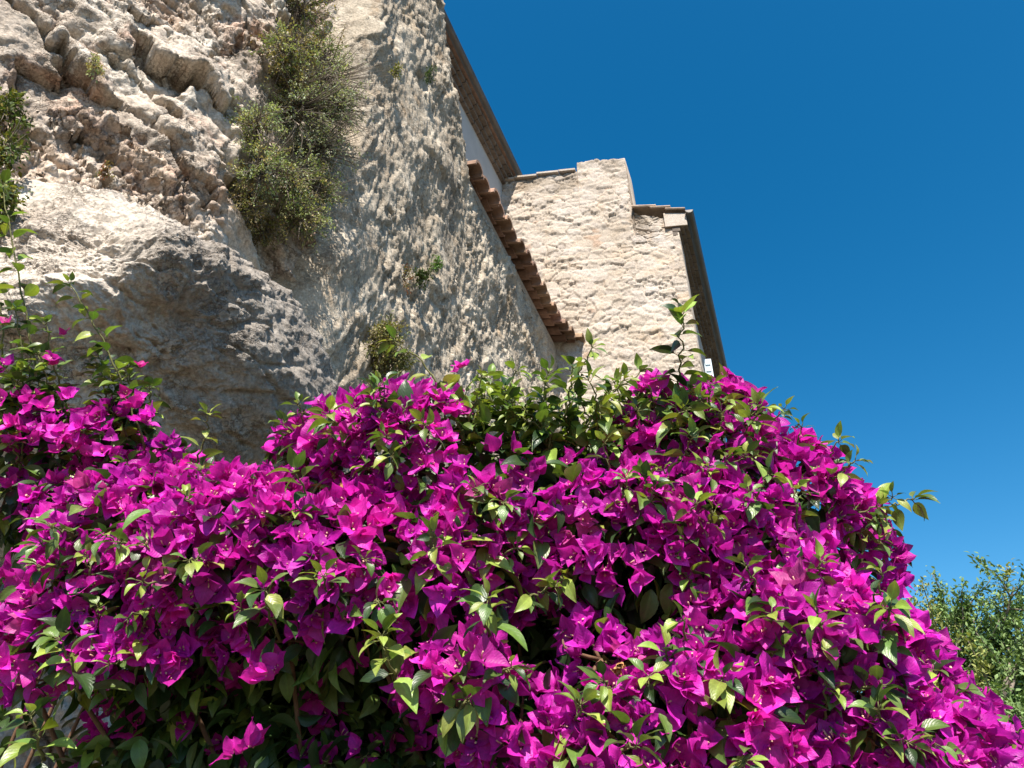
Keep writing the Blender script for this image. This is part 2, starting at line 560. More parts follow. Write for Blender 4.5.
# tile coping on the low stretch: barrel tiles laid across the wall
cop = Geo()
rr = random.Random(3)
s0, s1, ntile = 4.46, 8.35, 19
for i in range(ntile):
    s = s0 + (s1 - s0) * (i + 0.5) / ntile
    w = (s1 - s0) / ntile
    out0, out1 = OFF - 0.65, OFF + 0.10 + rr.uniform(-.02, .02)
    bow = 0.30 * max(0, (s - 6.9) / 1.4) ** 2
    out0 += bow; out1 += bow
    za, zb = CAM_Z + 5.66, CAM_Z + 5.50 + rr.uniform(-.012, .012)
    tn = rr.uniform(0.65, 1.3)
    tint = (tn, tn * rr.uniform(.92, 1.05), tn * rr.uniform(.88, 1.05))
    K = 9
    prof = []
    for k in range(K):
        a = PI * k / (K - 1)
        prof.append((-math.cos(a) * w * 0.50, math.sin(a) * 0.115))
    inner = [(x * 0.8, z * 0.74) for x, z in prof]
    vv = []
    for (oo, zz, sc) in ((out0, za, 0.88), (out1, zb, 1.0)):
        for x, z in prof + inner[::-1]:
            vv.append(oo * NW + (s + x * sc) * D + (zz + z) * UP)
    n2 = 2 * K
    qq = [(j, (j + 1) % n2, n2 + (j + 1) % n2, n2 + j) for j in range(n2)]
    for e in (0, n2):
        qq += [(e + j, e + j + 1, e + n2 - 2 - j, e + n2 - 1 - j) for j in range(K - 1)]
    cop.add(vv, qq, tint)
    # channel tile between two barrels
    sc_ = s + w * 0.5
    vv = []
    for (oo, zz) in ((out0, za), (out1 - 0.13, zb + .04)):
        for k in range(7):
            a = PI * k / 6
            vv.append(oo * NW + (sc_ - math.cos(a) * w * 0.42) * D + (zz + 0.012 - math.sin(a) * 0.05) * UP)
        for k in range(6, -1, -1):
            a = PI * k / 6
            vv.append(oo * NW + (sc_ - math.cos(a) * w * 0.36) * D + (zz + 0.026 - math.sin(a) * 0.045) * UP)
    qq = [(j, (j + 1) % 14, 14 + (j + 1) % 14, 14 + j) for j in range(14)]
    for e in (0, 14):
        qq += [(e + j, e + j + 1, e + 12 - j, e + 13 - j) for j in range(6)]
    cop.add(vv, qq, (tn * .8, tn * .75, tn * .75))
under(cop.build("tile_coping", M['tile'], None, False), lw_root)
bed = Geo()


def slab(geo, sa, sb, oa, ob, za, zb, tint=None, zslope=0.0, d=None, n=None):
    d = D if d is None else d
    n = NW if n is None else n
    c = []
    for z in (za, zb):
        for (s, o_) in ((sa, oa), (sb, oa), (sb, ob), (sa, ob)):
            c.append(s * d + o_ * n + (z + (zslope if o_ == ob else 0)) * UP)
    geo.hexa(c, tint)


for (o1, o2, z1, z2) in ((-0.04, -0.15, 5.36, 5.47), (-0.07, -0.20, 5.20, 5.356)):
    c8 = []
    for z in (z1, z2):
        for (s_, o_) in ((4.47, OFF - .6), (8.3, OFF - .8), (8.3, OFF + o2), (4.47, OFF + o1)):
            c8.append(s_ * D + o_ * NW + (CAM_Z + z) * UP)
    bed.hexa(c8)
under(bed.build("mortar_bed", M['mortar'], None, False), lw_root)

# ------------------------------------------------------------------ upper house behind the wall
UO = -3.05
uh = empty("upper_house", tuple(UO * NW + 6.0 * D), "pale plastered house with dark eave peeking above the rough wall", "house")
hz = CAM_Z + 8.95
gh = Geo(); slab(gh, 2.8, 8.15, UO - 3.2, UO, 0, hz - 0.02)
under(gh.build("wall", M['white'], None, False), uh)
gs = Geo()
rr = random.Random(8)
for row in range(3):                                     # three corbelled rows of brick under the eave
    oa, ob = UO + 0.002, UO + 0.06 + 0.055 * row
    z0 = hz - 0.20 + 0.067 * row
    s = 2.8
    while s < 8.1:
        w = 0.20
        t = rr.uniform(.85, 1.15)
        slab(gs, s, s + w - 0.012, oa, ob + rr.uniform(-.008, .008), z0, z0 + 0.058, (t, t * .97, t * .95))
        s += w
    slab(gs, 2.8, 8.12, oa, ob - 0.02, z0 + 0.0585, z0 + 0.0665, (1.1, 1.15, 1.2))
under(gs.build("eave_bricks", M['soffit'], None, False), uh)
gr = Geo()
slab(gr, 2.75, 8.18, UO - 3.2, UO + 0.22, hz + 0.95, hz + 1.03, None, -0.93)
under(gr.build("roof", M['tile'], None, False), uh)


def gutter_geo(geo, sa, sb, o_, z, r=0.065, d=None, n=None):
    d = D if d is None else d
    n = NW if n is None else n
    K = 10
    vv = []
    for s in (sa, sb):
        for k in range(K):
            a = PI * (1 + k / (K - 1))
            vv.append(s * d + (o_ + math.cos(a) * r) * n + (z + math.sin(a) * r) * UP)
        for k in range(K - 1, -1, -1):
            a = PI * (1 + k / (K - 1))
            vv.append(s * d + (o_ + math.cos(a) * r * .9) * n + (z + math.sin(a) * r * .9) * UP)
    m = 2 * K
    qq = [(j, (j + 1) % m, m + (j + 1) % m, m + j) for j in range(m)]
    for e in (0, m):
        qq += [(e + j, e + j + 1, e + m - 2 - j, e + m - 1 - j) for j in range(K - 1)]
    geo.add(vv, qq)


gg = Geo(); gutter_geo(gg, 2.7, 8.2, UO + 0.25, hz + 0.06, 0.055)
under(gg.build("gutter", M['gutter'], None, True), uh)
gb = Geo()
pe = 8.21 * D + (UO + 0.30) * NW + (hz + 0.02) * UP
gb.tube([pe, pe + 0.09 * UP + 0.03 * NW], [0.015, 0.03], 8)
gb.tube([pe + .02 * NW, pe + 0.075 * UP + 0.09 * NW], [0.012, 0.02], 8)
under(gb.build("gutter_end", M['paint'], None, True), uh)

# ------------------------------------------------------------------ sunlit stone tower
TH = math.radians(97.5)
TD = np.array((math.sin(TH), math.cos(TH), 0))           # along its front, to the right
TN = np.array((-math.cos(TH) * -1, 0, 0))
TN = np.array((math.cos(TH), -math.sin(TH), 0))          # out of the front, to the camera
T0 = np.array((0.8, 8.1, 0)) - TD * 1.05                 # left end of the front
BK = D
tw_root = empty("stone_tower", tuple(T0 + TD * 1.4), "sunlit cream rubble stone tower house with a raised chimney stub and tiled verge", "house")


def tower_top(s):
    return CAM_Z + np.interp(s, [-0.4, 1.30, 1.31, 2.085, 2.125, 2.60, 2.80], [8.74, 8.85, 9.08, 9.05, 7.82, 7.66, 7.58])


n_s, n_z = 300, 520
sa = np.sort(np.concatenate([np.linspace(-0.4, 2.74, n_s - 4), [1.30, 1.31, 2.09, 2.125]]))
za = np.linspace(0, 1, n_z) ** 0.8
SS, VZ = np.meshgrid(sa, za)
edge = fbm(np.stack([SS.ravel() * 7, SS.ravel() * 0 + 3, SS.ravel() * 0], 1), 3, seed=77).reshape(SS.shape)
TOP = tower_top(SS) + 0.035 * edge
ZB = CAM_Z + 7.25
ZZ = np.where(VZ < .86, VZ / .86 * ZB, ZB + (VZ - .86) / .14 * (TOP - ZB))
sf, zf = SS.ravel(), ZZ.ravel()
P3 = np.stack([sf, zf, sf * 0], 1)
wx = 0.35 * fbm(P3 * 2.2, 3, seed=61); wz = 0.35 * fbm(P3 * 2.2, 3, seed=62)
f1, f2, rid, off = worley(np.stack([sf * 4.3 + wx * 1.5, zf * 8.6 + wz * 1.7], 1), 12, 0.88)
g1, g2, rid2, off2 = worley(np.stack([sf * 7.5 + wx * 2, zf * 13 + wz * 2], 1), 15, 0.9)
big = rid > 0.42
crack = np.where(big, f2 - f1, np.minimum(f2 - f1, (g2 - g1) * 0.8))
rr_ = np.where(big, rid, rid2)
joint = 1 - sstep(0.02, 0.17, crack)
fill = sstep(-0.25, 0.25, fbm(P3 * 1.7, 4, seed=90))      # joints are smeared full of mortar in places
d = 0.028 * (rr_ - 0.5) - 0.021 * joint * (0.25 + 0.75 * fill) + 0.024 * fbm(P3 * 5, 5, 0.55, seed=66) + 0.012 * fbm(P3 * 22, 3, 0.6, seed=68)
d += 0.05 * fbm(P3 * 0.8, 2, seed=69)
front = T0 + sf[:, None] * TD + zf[:, None] * UP + d[:, None] * TN
tone = 0.86 + 0.20 * rr_
warm = np.modf(rr_ * 7.31)[0]
col = np.stack([tone, tone * (0.975 + 0.03 * warm), tone * (0.93 + 0.09 * warm)], 1)
pink = (np.modf(rr_ * 13.7)[0] > 0.985)[:, None]
col = np.where(pink, col * np.array((1.0, 0.86, 0.78)), col)
mort = np.array((1.02, 1.0, 0.97))
col = col * (1 - joint[:, None] * .8) + mort * joint[:, None] * .8
lich = sstep(0.0, 0.45, fbm(P3 * 3.0, 5, 0.65, seed=81) + 0.62 * sstep(1.0, 0.0, tower_top(sf) - zf) - 0.34)[:, None]
col = col * (1 - lich * .6) + np.array((0.46, 0.42, 0.36)) * lich * .6
v, q = solid_grid(front, n_z, n_s, BK * 0.5)
col = np.concatenate([col, np.full((len(v) - len(col), 3), 0.9)])
under(mesh_arrays("front_wall", v, q, M['masonry'], col), tw_root)
# body behind the front
gb = Geo()


def tpt(s, b, z):
    return T0 + s * TD + b * BK + z * UP


def tbox(geo, sa, sb, ba, bb, za, zb, zb2=None, tint=None):
    zb2 = zb if zb2 is None else zb2
    geo.hexa([tpt(sa, ba, za), tpt(sb, ba, za), tpt(sb, bb, za), tpt(sa, bb, za), tpt(sa, ba, zb), tpt(sb, ba, zb2), tpt(sb, bb, zb2), tpt(sa, bb, zb)], tint)


tbox(gb, -0.38, 2.66, 0.48, 6.5, 0, CAM_Z + 7.5)
under(gb.build("side_wall", M['masonry'], None, False), tw_root)
gc = Geo()                                                # stone coping of the left stretch
rr = random.Random(2)
s = -0.38
while s < 1.22:
    L = rr.uniform(.25, .42)
    e = min(s + L, 1.285)
    z = CAM_Z + 8.775 + 0.065 * (s + .4)
    t = rr.uniform(.85, 1.1)
    tbox(gc, s, e - .006, -0.05 + rr.uniform(-.012, .012), 0.4, z, z + 0.035, None, (t, t, t))
    s = e
under(gc.build("coping", M['masonry'], None, False), tw_root)
# verge of the lean-to roof: overlapping tiles seen edge on
gv = Geo()
for i, (a, b, z, dz) in enumerate([(2.11, 2.47, 7.905, -0.03), (2.38, 2.68, 7.85, -0.02), (2.60, 2.89, 7.79, -0.03)]):
    for j in range(24):
        b0 = -0.09 + j * 0.26
        tn = rr.uniform(.8, 1.15) * (1.15 if j == 0 else .9)
        # low barrel profile across the slope
        K = 7
        vv = []
        for (s_, zz) in ((a, z), (b, z + dz)):
            for k in range(K):
                an = PI * k / (K - 1)
                vv.append(tpt(s_, b0 + 0.12 - math.cos(an) * 0.13, CAM_Z + zz + math.sin(an) * 0.05))
            for k in range(K - 1, -1, -1):
                an = PI * k / (K - 1)
                vv.append(tpt(s_, b0 + 0.12 - math.cos(an) * 0.118, CAM_Z + zz - 0.018 + math.sin(an) * 0.045))
        m = 2 * K
        qq = [(jj, (jj + 1) % m, m + (jj + 1) % m, m + jj) for jj in range(m)]
        for e in (0, m):
            qq += [(e + jj, e + jj + 1, e + m - 2 - jj, e + m - 1 - jj) for jj in range(K - 1)]
        gv.add(vv, qq, (tn, tn * .97, tn * .92))
under(gv.build("roof", M['tile_pale'], None, False), tw_root)
# corbelled brick eave on the right side
ge = Geo()
for row in range(4):
    z0 = CAM_Z + 7.30 + row * 0.085
    b = -0.02
    while b < 6.2:
        t = rr.uniform(.8, 1.2)
        tbox(ge, 2.655, 2.72 + row * 0.055 + rr.uniform(-.008, .008), b, b + 0.185, z0, z0 + 0.072, None, (t, t * .96, t * .94))
        b += 0.2
    tbox(ge, 2.655, 2.70 + row * 0.055, 0.0, 6.2, z0 + 0.0725, z0 + 0.0845, None, (1.2, 1.25, 1.3))
under(ge.build("eave_bricks", M['soffit'], None, False), tw_root)
gend = Geo()
tbox(gend, 2.56, 2.885, -0.045, -0.022, CAM_Z + 7.47, CAM_Z + 7.74, CAM_Z + 7.70)
under(gend.build("eave_end_stone", M['masonry'], None, False), tw_root)
gg = Geo()
K = 10
vv = []
for b in (-0.12, 6.4):
    for k in range(K):
        a = PI * (1 + k / (K - 1))
        vv.append(tpt(2.945 + math.cos(a) * .062, b, CAM_Z + 7.70 + math.sin(a) * .062))
    for k in range(K - 1, -1, -1):
        a = PI * (1 + k / (K - 1))
        vv.append(tpt(2.945 + math.cos(a) * .055, b, CAM_Z + 7.70 + math.sin(a) * .055))
m = 2 * K
qq = [(j, (j + 1) % m, m + (j + 1) % m, m + j) for j in range(m)]
qq += [(j, j + 1, m - 2 - j, m - 1 - j) for j in range(K - 1)]
gg.add(vv, qq)
capv = [tpt(2.955, -0.121, CAM_Z + 7.70)]
gg.add([tpt(2.945 + math.cos(PI * (1 + k / 9)) * .06, -0.11, CAM_Z + 7.70 + math.sin(PI * (1 + k / 9)) * .06) for k in range(10)],
       [(k, k + 1, 8 - k, 9 - k) for k in range(4)])
under(gg.build("gutter", M['gutter'], None, True), tw_root)
gsh = Geo()
tbox(gsh, 2.68, 2.80, 2.25, 2.285, CAM_Z + 5.3, CAM_Z + 6.5)
for k in range(9):
    tbox(gsh, 2.70, 2.78, 2.23, 2.249, CAM_Z + 5.38 + k * .125, CAM_Z + 5.46 + k * .125)
under(gsh.build("shutter", M['shutter'], None, False), tw_root)

# ------------------------------------------------------------------ natural rock face on the left
RH = math.radians(47)
RD = np.array((math.sin(RH), math.cos(RH), 0))            # to the right, away
RN = np.array((math.cos(RH), -math.sin(RH), 0))
R0 = np.array((-1.16, 2.98, 0)) - 0.02 * RN
nh, nz = 640, 760
ha = np.linspace(-3.6, 0.42, nh)
za = np.linspace(-0.2, 7.6, nz)
HH, ZZ = np.meshgrid(ha, za)
hf, zf = HH.ravel(), ZZ.ravel()
P4 = np.stack([hf, zf, hf * 0], 1)
w1 = fbm(P4 * 1.6, 4, seed=101); w2 = fbm(P4 * 1.6, 4, seed=102)
A = math.radians(40)
al = math.cos(A) * hf - math.sin(A) * zf
ac = math.sin(A) * hf + math.cos(A) * zf
def facets(px, py, seed, A_, T_):
    """Broken blocks: each cell is a tilted plane of its own."""
    f1, f2, rid, off = worley(np.stack([px, py], 1), seed, 0.98)
    sx, sy = np.modf(rid * 17.3)[0] - .5, np.modf(rid * 31.7)[0] - .5
    return A_ * (rid - .5) + T_ * 2 * (off[:, 0] * sx + off[:, 1] * sy), f2 - f1, rid


w3 = fbm(P4 * 7, 3, seed=103); w4 = fbm(P4 * 7, 3, seed=104)
h1_, gap1, rid = facets(al * 1.7 + w1 * .9 + w3 * .2, ac * 3.0 + w2 * .9 + w4 * .3, 41, .15, .13)
rough = sstep(-0.25, 0.2, fbm(P4 * 1.1, 3, seed=120) + .6 * (rid - .72))   # broken conglomerate beside smoother slabs
crk = 1 - sstep(0.0, 0.09, gap1)
d = h1_ - 0.05 * crk
h2_, gap2, rid2 = facets(al * 3.7 + w1 * 2 + w3 * .5, ac * 7.5 + w2 * 2.2 + w4 * .7, 43, .045, .06)
d += (.2 + .8 * rough) * (h2_ - 0.03 * (1 - sstep(0, .07, gap2)))
h3_, gap3, rid3 = facets(al * 11 + w1 * 4 + w3 * 1.5, ac * 19 + w2 * 4 + w4 * 1.8, 47, .020, .04)
d += (.15 + .85 * rough) * h3_
d += 0.16 * fbm(P4 * 0.9, 4, seed=111) + 0.05 * fbm(np.stack([al * 3, ac * 7, hf * 0], 1), 2, .5, seed=112)
d -= 0.32 * np.exp(-((hf + .05) / .34) ** 2 - ((zf - 3.75) / .62) ** 2)   # cleft behind the boulder
d -= 0.10 * (zf - 3.6)                                     # leans back
d -= 0.45 * sstep(2.7, 2.1, zf) * sstep(-2.2, -0.6, hf)    # undercut below the boulder
d += 0.12 * sstep(-0.1, -0.5, hf) - 0.5 * sstep(0.05, 0.42, hf)
front = R0 + hf[:, None] * RD + zf[:, None] * UP + d[:, None] * RN
t = 0.90 + 0.22 * rid + .12 * (rid2 - .5)
red = sstep(.05, .55, fbm(np.stack([al * 2.2, ac * 5, hf * 0], 1), 5, .6, seed=131) + .55 * rough - .25 + .25 * crk)
col = np.stack([t * (1 - .05 * red), t * (1 - .13 * red), t * (1 - .18 * red)], 1)
front = refine(front, nz, nh, [(0.035, 8, 3, .55, 141, False), (0.040 * (.35 + .65 * rough), 21, 5, .68, 143, False)])
SURF.append(front)
v, q = solid_grid(front, nz, nh, -1.6 * RN)
col = np.concatenate([col, np.ones((len(v) - len(col), 3))])
o = mesh_arrays("rock_face", v, q, M['rock'], col)
tag(o, "broken pale limestone rock face with slanting cracks, at the wall's near end", "rock")

# ------------------------------------------------------------------ overhanging boulder
BC = at(124, 330, 2.78)
pl = np.array([
    (-.08, -.95, .30, .42), (.36, -.40, .84, .42), (.52, -.40, -.75, .40), (.93, -.25, .15, .51), (.76, -.50, -.42, .45),
    (-.95, -.25, .1, 1.05), (0, 1, 0, .7), (-.30, -.42, -.85, .80), (.1, .5, .85, .5), (.1, -.55, -.83, .66)])
pn = pl[:, :3] / np.linalg.norm(pl[:, :3], axis=1)[:, None]
nu_, nv_ = 620, 420
uu = np.linspace(0, 2 * PI, nu_)
vv_ = np.linspace(0.004, PI - 0.004, nv_)
U, V = np.meshgrid(uu, vv_)
dirs = np.stack([np.sin(V) * np.cos(U), np.cos(V), np.sin(V) * np.sin(U)], -1).reshape(-1, 3)   # pole along y: hidden in the face
cp = np.clip(dirs @ pn.T, 0, None) / pl[:, 3]
r = (cp ** 12).sum(1) ** (-1 / 12)
Q = dirs * r[:, None]
r = r + 0.10 * fbm(Q * 1.8, 4, seed=201) + 0.035 * fbm(Q * 6, 4, .55, seed=202, ridged=True)
wq = fbm(Q * 3, 3, seed=207)
f1, f2, rid, off = worley(np.stack([Q[:, 0] * 5 + Q[:, 1] * 2 + wq, Q[:, 2] * 7 - Q[:, 1] * 2 + wq], 1), 55)
r += 0.03 * (rid - .5) * sstep(0, .3, f2 - f1) - 0.012 * (1 - sstep(0, .2, f2 - f1))
r += 0.026 * fbm(Q * 15, 5, .66, seed=203) + .024 * fbm(np.stack([Q[:, 0] * 7 + Q[:, 2] * 2, Q[:, 1] * 7, Q[:, 2] * 2.5], 1), 5, .58, seed=209, ridged=True)
hol = np.exp(-(((Q - np.array((.28, -.25, -.12))) / np.array((.26, .3, .22))) ** 2).sum(1))
r -= 0.10 * hol
bv = BC + dirs * r[:, None]
stain = sstep(0.05, 0.5, Q[:, 0] + 0.25 * fbm(Q * 3.5, 4, seed=205))  # grey weathering on the right part, darkened further to paint in the shade
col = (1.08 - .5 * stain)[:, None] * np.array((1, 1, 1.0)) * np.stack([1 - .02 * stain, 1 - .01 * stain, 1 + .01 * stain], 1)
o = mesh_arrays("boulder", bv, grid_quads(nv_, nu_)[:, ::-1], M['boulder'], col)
tag(o, "huge rounded overhanging boulder, sunlit on top and dark beneath, above the left flowers", "boulder")

# ------------------------------------------------------------------ leaves and bracts
def blade(L, Wd, nu, nv, prof, fold, bend, wave=0.0, seed=0, tipcurl=0.0):
    """A leaf blade along +Y, normal +Z, base at the origin."""
    r = np.random.default_rng(seed)
    u = np.linspace(0, 1, nu)
    vv = np.linspace(-1, 1, nv)
    w = np.interp(u, prof[0], prof[1]) * Wd / 2
    ang = bend * u + tipcurl * np.clip(u - .6, 0, 1) ** 1.5
    du = L / (nu - 1)
    y = np.concatenate([[0], np.cumsum(np.cos(ang[:-1]) * du)])
    z = np.concatenate([[0], np.cumsum(-np.sin(ang[:-1]) * du)])
    ph = r.uniform(0, 6.28, 2)
    out = []
    for i in range(nu):
        for v in vv:
            h = fold * abs(v) * w[i] + wave * L * math.sin(u[i] * 7 + ph[0 if v < 0 else 1]) * abs(v) ** 1.5
            out.append((v * w[i], y[i] + h * math.sin(ang[i]), z[i] + h * math.cos(ang[i])))
    return np.array(out), grid_quads(nu, nv)


BR = ([0, .07, .18, .35, .55, .75, .9, 1], [.25, .72, .97, 1.0, .80, .48, .20, .01])
LF = ([0, .08, .2, .38, .6, .8, .93, 1], [.1, .5, .88, 1.0, .78, .40, .14, .02])


def rot_x(a):
    c, s = math.cos(a), math.sin(a)
    return np.array(((1, 0, 0), (0, c, -s), (0, s, c)))


def rot_z(a):
    c, s = math.cos(a), math.sin(a)
    return np.array(((c, -s, 0), (s, c, 0), (0, 0, 1)))


def make_flower(seed):
    """Three papery bracts round +Z and three little tubes. Returns bract verts, quads, shade; floret verts, quads."""
    r = np.random.default_rng(seed)
    V_, Q_, n, T_ = [], [], 0, []
    a0 = r.uniform(0, 6.28)
    opn = r.uniform(0.5, 1.15)
    for k in range(3):
        L = r.uniform(.036, .049)
        v, q = blade(L, L * r.uniform(.74, .96), 8, 5, BR, r.uniform(.1, .65), r.uniform(-.7, .35), r.uniform(.03, .10), seed * 7 + k, r.uniform(.2, 3.2))
        # inner face of a bract (+Z of the blade) looks to the flower's axis
        a = PI / 2 - opn + r.uniform(-.25, .25)
        v = v @ rot_x(a).T + np.array((0, 0.003, 0))
        v = v @ rot_z(a0 + k * 2.094 + r.uniform(-.15, .15)).T
        V_.append(v); Q_.append(q + n); n += len(v)
        uu = np.repeat(np.linspace(0, 1, 8), 5); vv = np.tile(np.linspace(-1, 1, 5), 8)
        sh = 1.0 - .12 * (np.abs(vv) < .1) + r.uniform(-.08, .08)
        T_.append(sh)
    F = Geo()
    for k in range(3):
        if k and r.random() < .4:
            continue
        a = a0 + k * 2.094 + .25
        hd = np.array((math.cos(a), math.sin(a), 0))
        b = hd * .004
        tip = hd * r.uniform(.006, .009) + np.array((0, 0, r.uniform(.011, .018)))
        F.tube([b, (b + tip) / 2 + hd * .001, tip], [.0011, .0014, .0013], 5)
        if r.random() < .28:
            rd = r.uniform(.0018, .0028)
            ring = [tip + rd * np.array((math.cos(x), math.sin(x), .15)) for x in np.arange(8) / 8 * 6.283]
            ring2 = [tip + rd * .3 * np.array((math.cos(x), math.sin(x), .1)) for x in np.arange(8) / 8 * 6.283]
            F.add(ring + ring2, [(i, (i + 1) % 8, 8 + (i + 1) % 8, 8 + i) for i in range(8)])
    return np.concatenate(V_), np.concatenate(Q_), np.concatenate(T_), np.concatenate(F.v), np.concatenate(F.q)


FLOWERS = [make_flower(300 + i) for i in range(22)]
LEAVES = []
for i in range(10):
    r = np.random.default_rng(700 + i)
    v, q = blade(1.0, r.uniform(.46, .6), 8, 5, LF, r.uniform(.15, .45), r.uniform(.2, 1.0), .02, 700 + i, r.uniform(0, 1.2))
    LEAVES.append((v, q))
SMALL = []
for i in range(5):
    r = np.random.default_rng(800 + i)
    v, q = blade(1.0, r.uniform(.4, .55), 4, 3, LF, .3, r.uniform(.2, .9), 0, 800 + i)
    SMALL.append((v, q))


def frames(axis_y, hint):
    """Rotation matrices whose Y column is axis_y and whose Z column is near hint."""
    y = axis_y / (np.linalg.norm(axis_y, axis=1)[:, None] + 1e-9)
    x = np.cross(y, hint)
    bad = np.linalg.norm(x, axis=1) < 1e-3
    x[bad] = np.cross(y[bad], np.array((.3, .8, .5)))
    x /= np.linalg.norm(x, axis=1)[:, None]
    z = np.cross(x, y)
    return np.stack([x, y, z], -1)


def instance(protos, R, pos, scale, tints, r):
    """Arrays of many small blades as one mesh."""
    pick = r.integers(0, len(protos), len(pos))
    V_, Q_, T_, n = [], [], [], 0
    for k, (pv, pq) in enumerate(protos):
        ix = np.nonzero(pick == k)[0]
        if not len(ix):
            continue
        vv = np.einsum('nij,mj->nmi', R[ix], pv) * scale[ix][:, None, None] + pos[ix][:, None, :]
        V_.append(vv.reshape(-1, 3))
        Q_.append((pq[None] + (np.arange(len(ix)) * len(pv))[:, None, None] + n).reshape(-1, 4))
        T_.append(np.repeat(tints[ix], len(pv), 0))
        n += len(ix) * len(pv)
    return np.concatenate(V_), np.concatenate(Q_), np.concatenate(T_)


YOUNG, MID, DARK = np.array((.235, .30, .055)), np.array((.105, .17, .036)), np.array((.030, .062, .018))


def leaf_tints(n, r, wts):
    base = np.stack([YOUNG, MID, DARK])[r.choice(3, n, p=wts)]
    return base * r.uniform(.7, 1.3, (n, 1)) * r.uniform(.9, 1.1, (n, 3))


def unit(v):
    return v / (np.linalg.norm(v, axis=-1, keepdims=True) + 1e-9)


SUNV = np.array(sun_vec)


class Plant:
    """One bougainvillea: lobes of growth carrying bract clusters and leaves."""
    def __init__(s, seed):
        s.r = np.random.default_rng(seed)
        s.lobes = []
        s.fp, s.fax, s.fs, s.ft = [], [], [], []
        s.leafG = Geo()
        s.twG = Geo()

    def lobe(s, px, py, depth, rx, ry, fl=1.0, lf=1.0, deep=0.8):
        k = depth / F_PX
        s.lobes.append((at(px, py, depth), np.array((rx * k, max(rx, ry) * k * deep, ry * k)), fl, lf))

    def inside(s, P, skip, shrink):
        m = np.zeros(len(P), bool)
        for j, (c, rad, _, _) in enumerate(s.lobes):
            if j != skip:
                m |= (((P - c) / (rad * shrink)) ** 2).sum(1) < 1
        return m

    def grow(s, spacing=0.040, holes=()):
        r = s.r
        cl_p, cl_n, cl_f = [], [], []
        for j, (c, rad, fl, lf) in enumerate(s.lobes):
            area = 4 * PI * (np.prod(rad) ** (2 / 3))
            n = int(area / spacing ** 2 * 5)
            u = unit(r.normal(size=(n, 3)))
            P = c + u * rad * r.uniform(.86, 1.07, (n, 1))
            nn = unit(u / rad)
            tocam = unit(np.array((0, 0, CAM_Z)) - P)
            keep = ((nn * tocam).sum(1) > -0.45) & ~s.inside(P, j, .88)
            keep &= (nn[:, 2] > -.75)
            lump = fbm(P * 9, 3, seed=500 + j)
            keep &= r.random(n) < np.clip(.72 + lump * 1.6, .05, 1)
            x, y, dd = project(P)
            for (hx, hy, hr, amount) in holes:
                keep &= ~((np.hypot(x - hx, (y - hy)) < hr * (0.8 + .5 * r.random(n))) & (r.random(n) < amount))
            cl_p.append(P[keep]); cl_n.append(nn[keep]); cl_f.append(np.full(keep.sum(), fl))
            # leaves through the outer half of the lobe
            nl = int(area * 950 * lf)
            u = unit(r.normal(size=(nl, 3)))
            Pl = c + u * rad * (r.uniform(.35, 1.0, (nl, 1)) ** .6)
            nn = unit(u / rad)
            k2 = (nn[:, 1] < .75)
            Pl, nn = Pl[k2], nn[k2]
            nl = len(Pl)
            if nl:
                dirn = unit(nn * .7 + r.normal(size=(nl, 3)) * .7 + np.array((0, 0, -.45)))
                hint = unit(nn * .5 + np.array((0, -.2, 1.0)) + r.normal(size=(nl, 3)) * .45)
                sc = r.uniform(.038, .066, nl)
                v, q, t = instance(LEAVES, frames(dirn, hint), Pl, sc, leaf_tints(nl, r, (.10, .40, .50)), r)
                s.leafG.add(v, q, t)
        P = np.concatenate(cl_p); nn = np.concatenate(cl_n); ff = np.concatenate(cl_f)
        order = r.permutation(len(P))
        cell, keep = {}, []
        for i in order:                                   # thin to an even spacing
            key = tuple(np.floor(P[i] / spacing).astype(int))
            ok = True
            for a in (-1, 0, 1):
                for b in (-1, 0, 1):
                    for c_ in (-1, 0, 1):
                        for jx in cell.get((key[0] + a, key[1] + b, key[2] + c_), ()):
                            if ((P[jx] - P[i]) ** 2).sum() < spacing ** 2:
                                ok = False
            if ok:
                cell.setdefault(key, []).append(i)
                keep.append(i)
        P, nn, ff = P[keep], nn[keep], ff[keep]
        sel = r.random(len(P)) < ff
        P, nn = P[sel], nn[sel]
        s.surf = (P, nn)
        for p, n_ in zip(P, nn):
            s.cluster(p, n_)

    def cluster(s, p, n_, k=None, tint=None, size=1.0):
        r = s.r
        k = r.integers(2, 5) if k is None else k
        ax0 = unit(n_ * .85 + np.array((0, -.1, .30)) + r.normal(size=3) * .38)
        hue = r.random()
        tone = r.uniform(.68, 1.2)
        # from violet magenta to rosier, fresher bracts
        base = np.array((.62, .022, .495)) * (1 - hue) + np.array((.69, .025, .425)) * hue
        if r.random() < .014:                             # a faded, papery cluster
            base = np.array((.64, .08, .36))
        for i in range(k):
            side = unit(np.cross(ax0, r.normal(size=3)))
            ax = unit(ax0 + side * r.uniform(.25, 1.1))
            s.fp.append(p + side * r.uniform(.008, .020) - ax0 * .01)
            s.fax.append(ax)
            s.fs.append(r.uniform(.50, .90) * size)
            s.ft.append((base if tint is None else np.array(tint)) * tone * r.uniform(.85, 1.12))


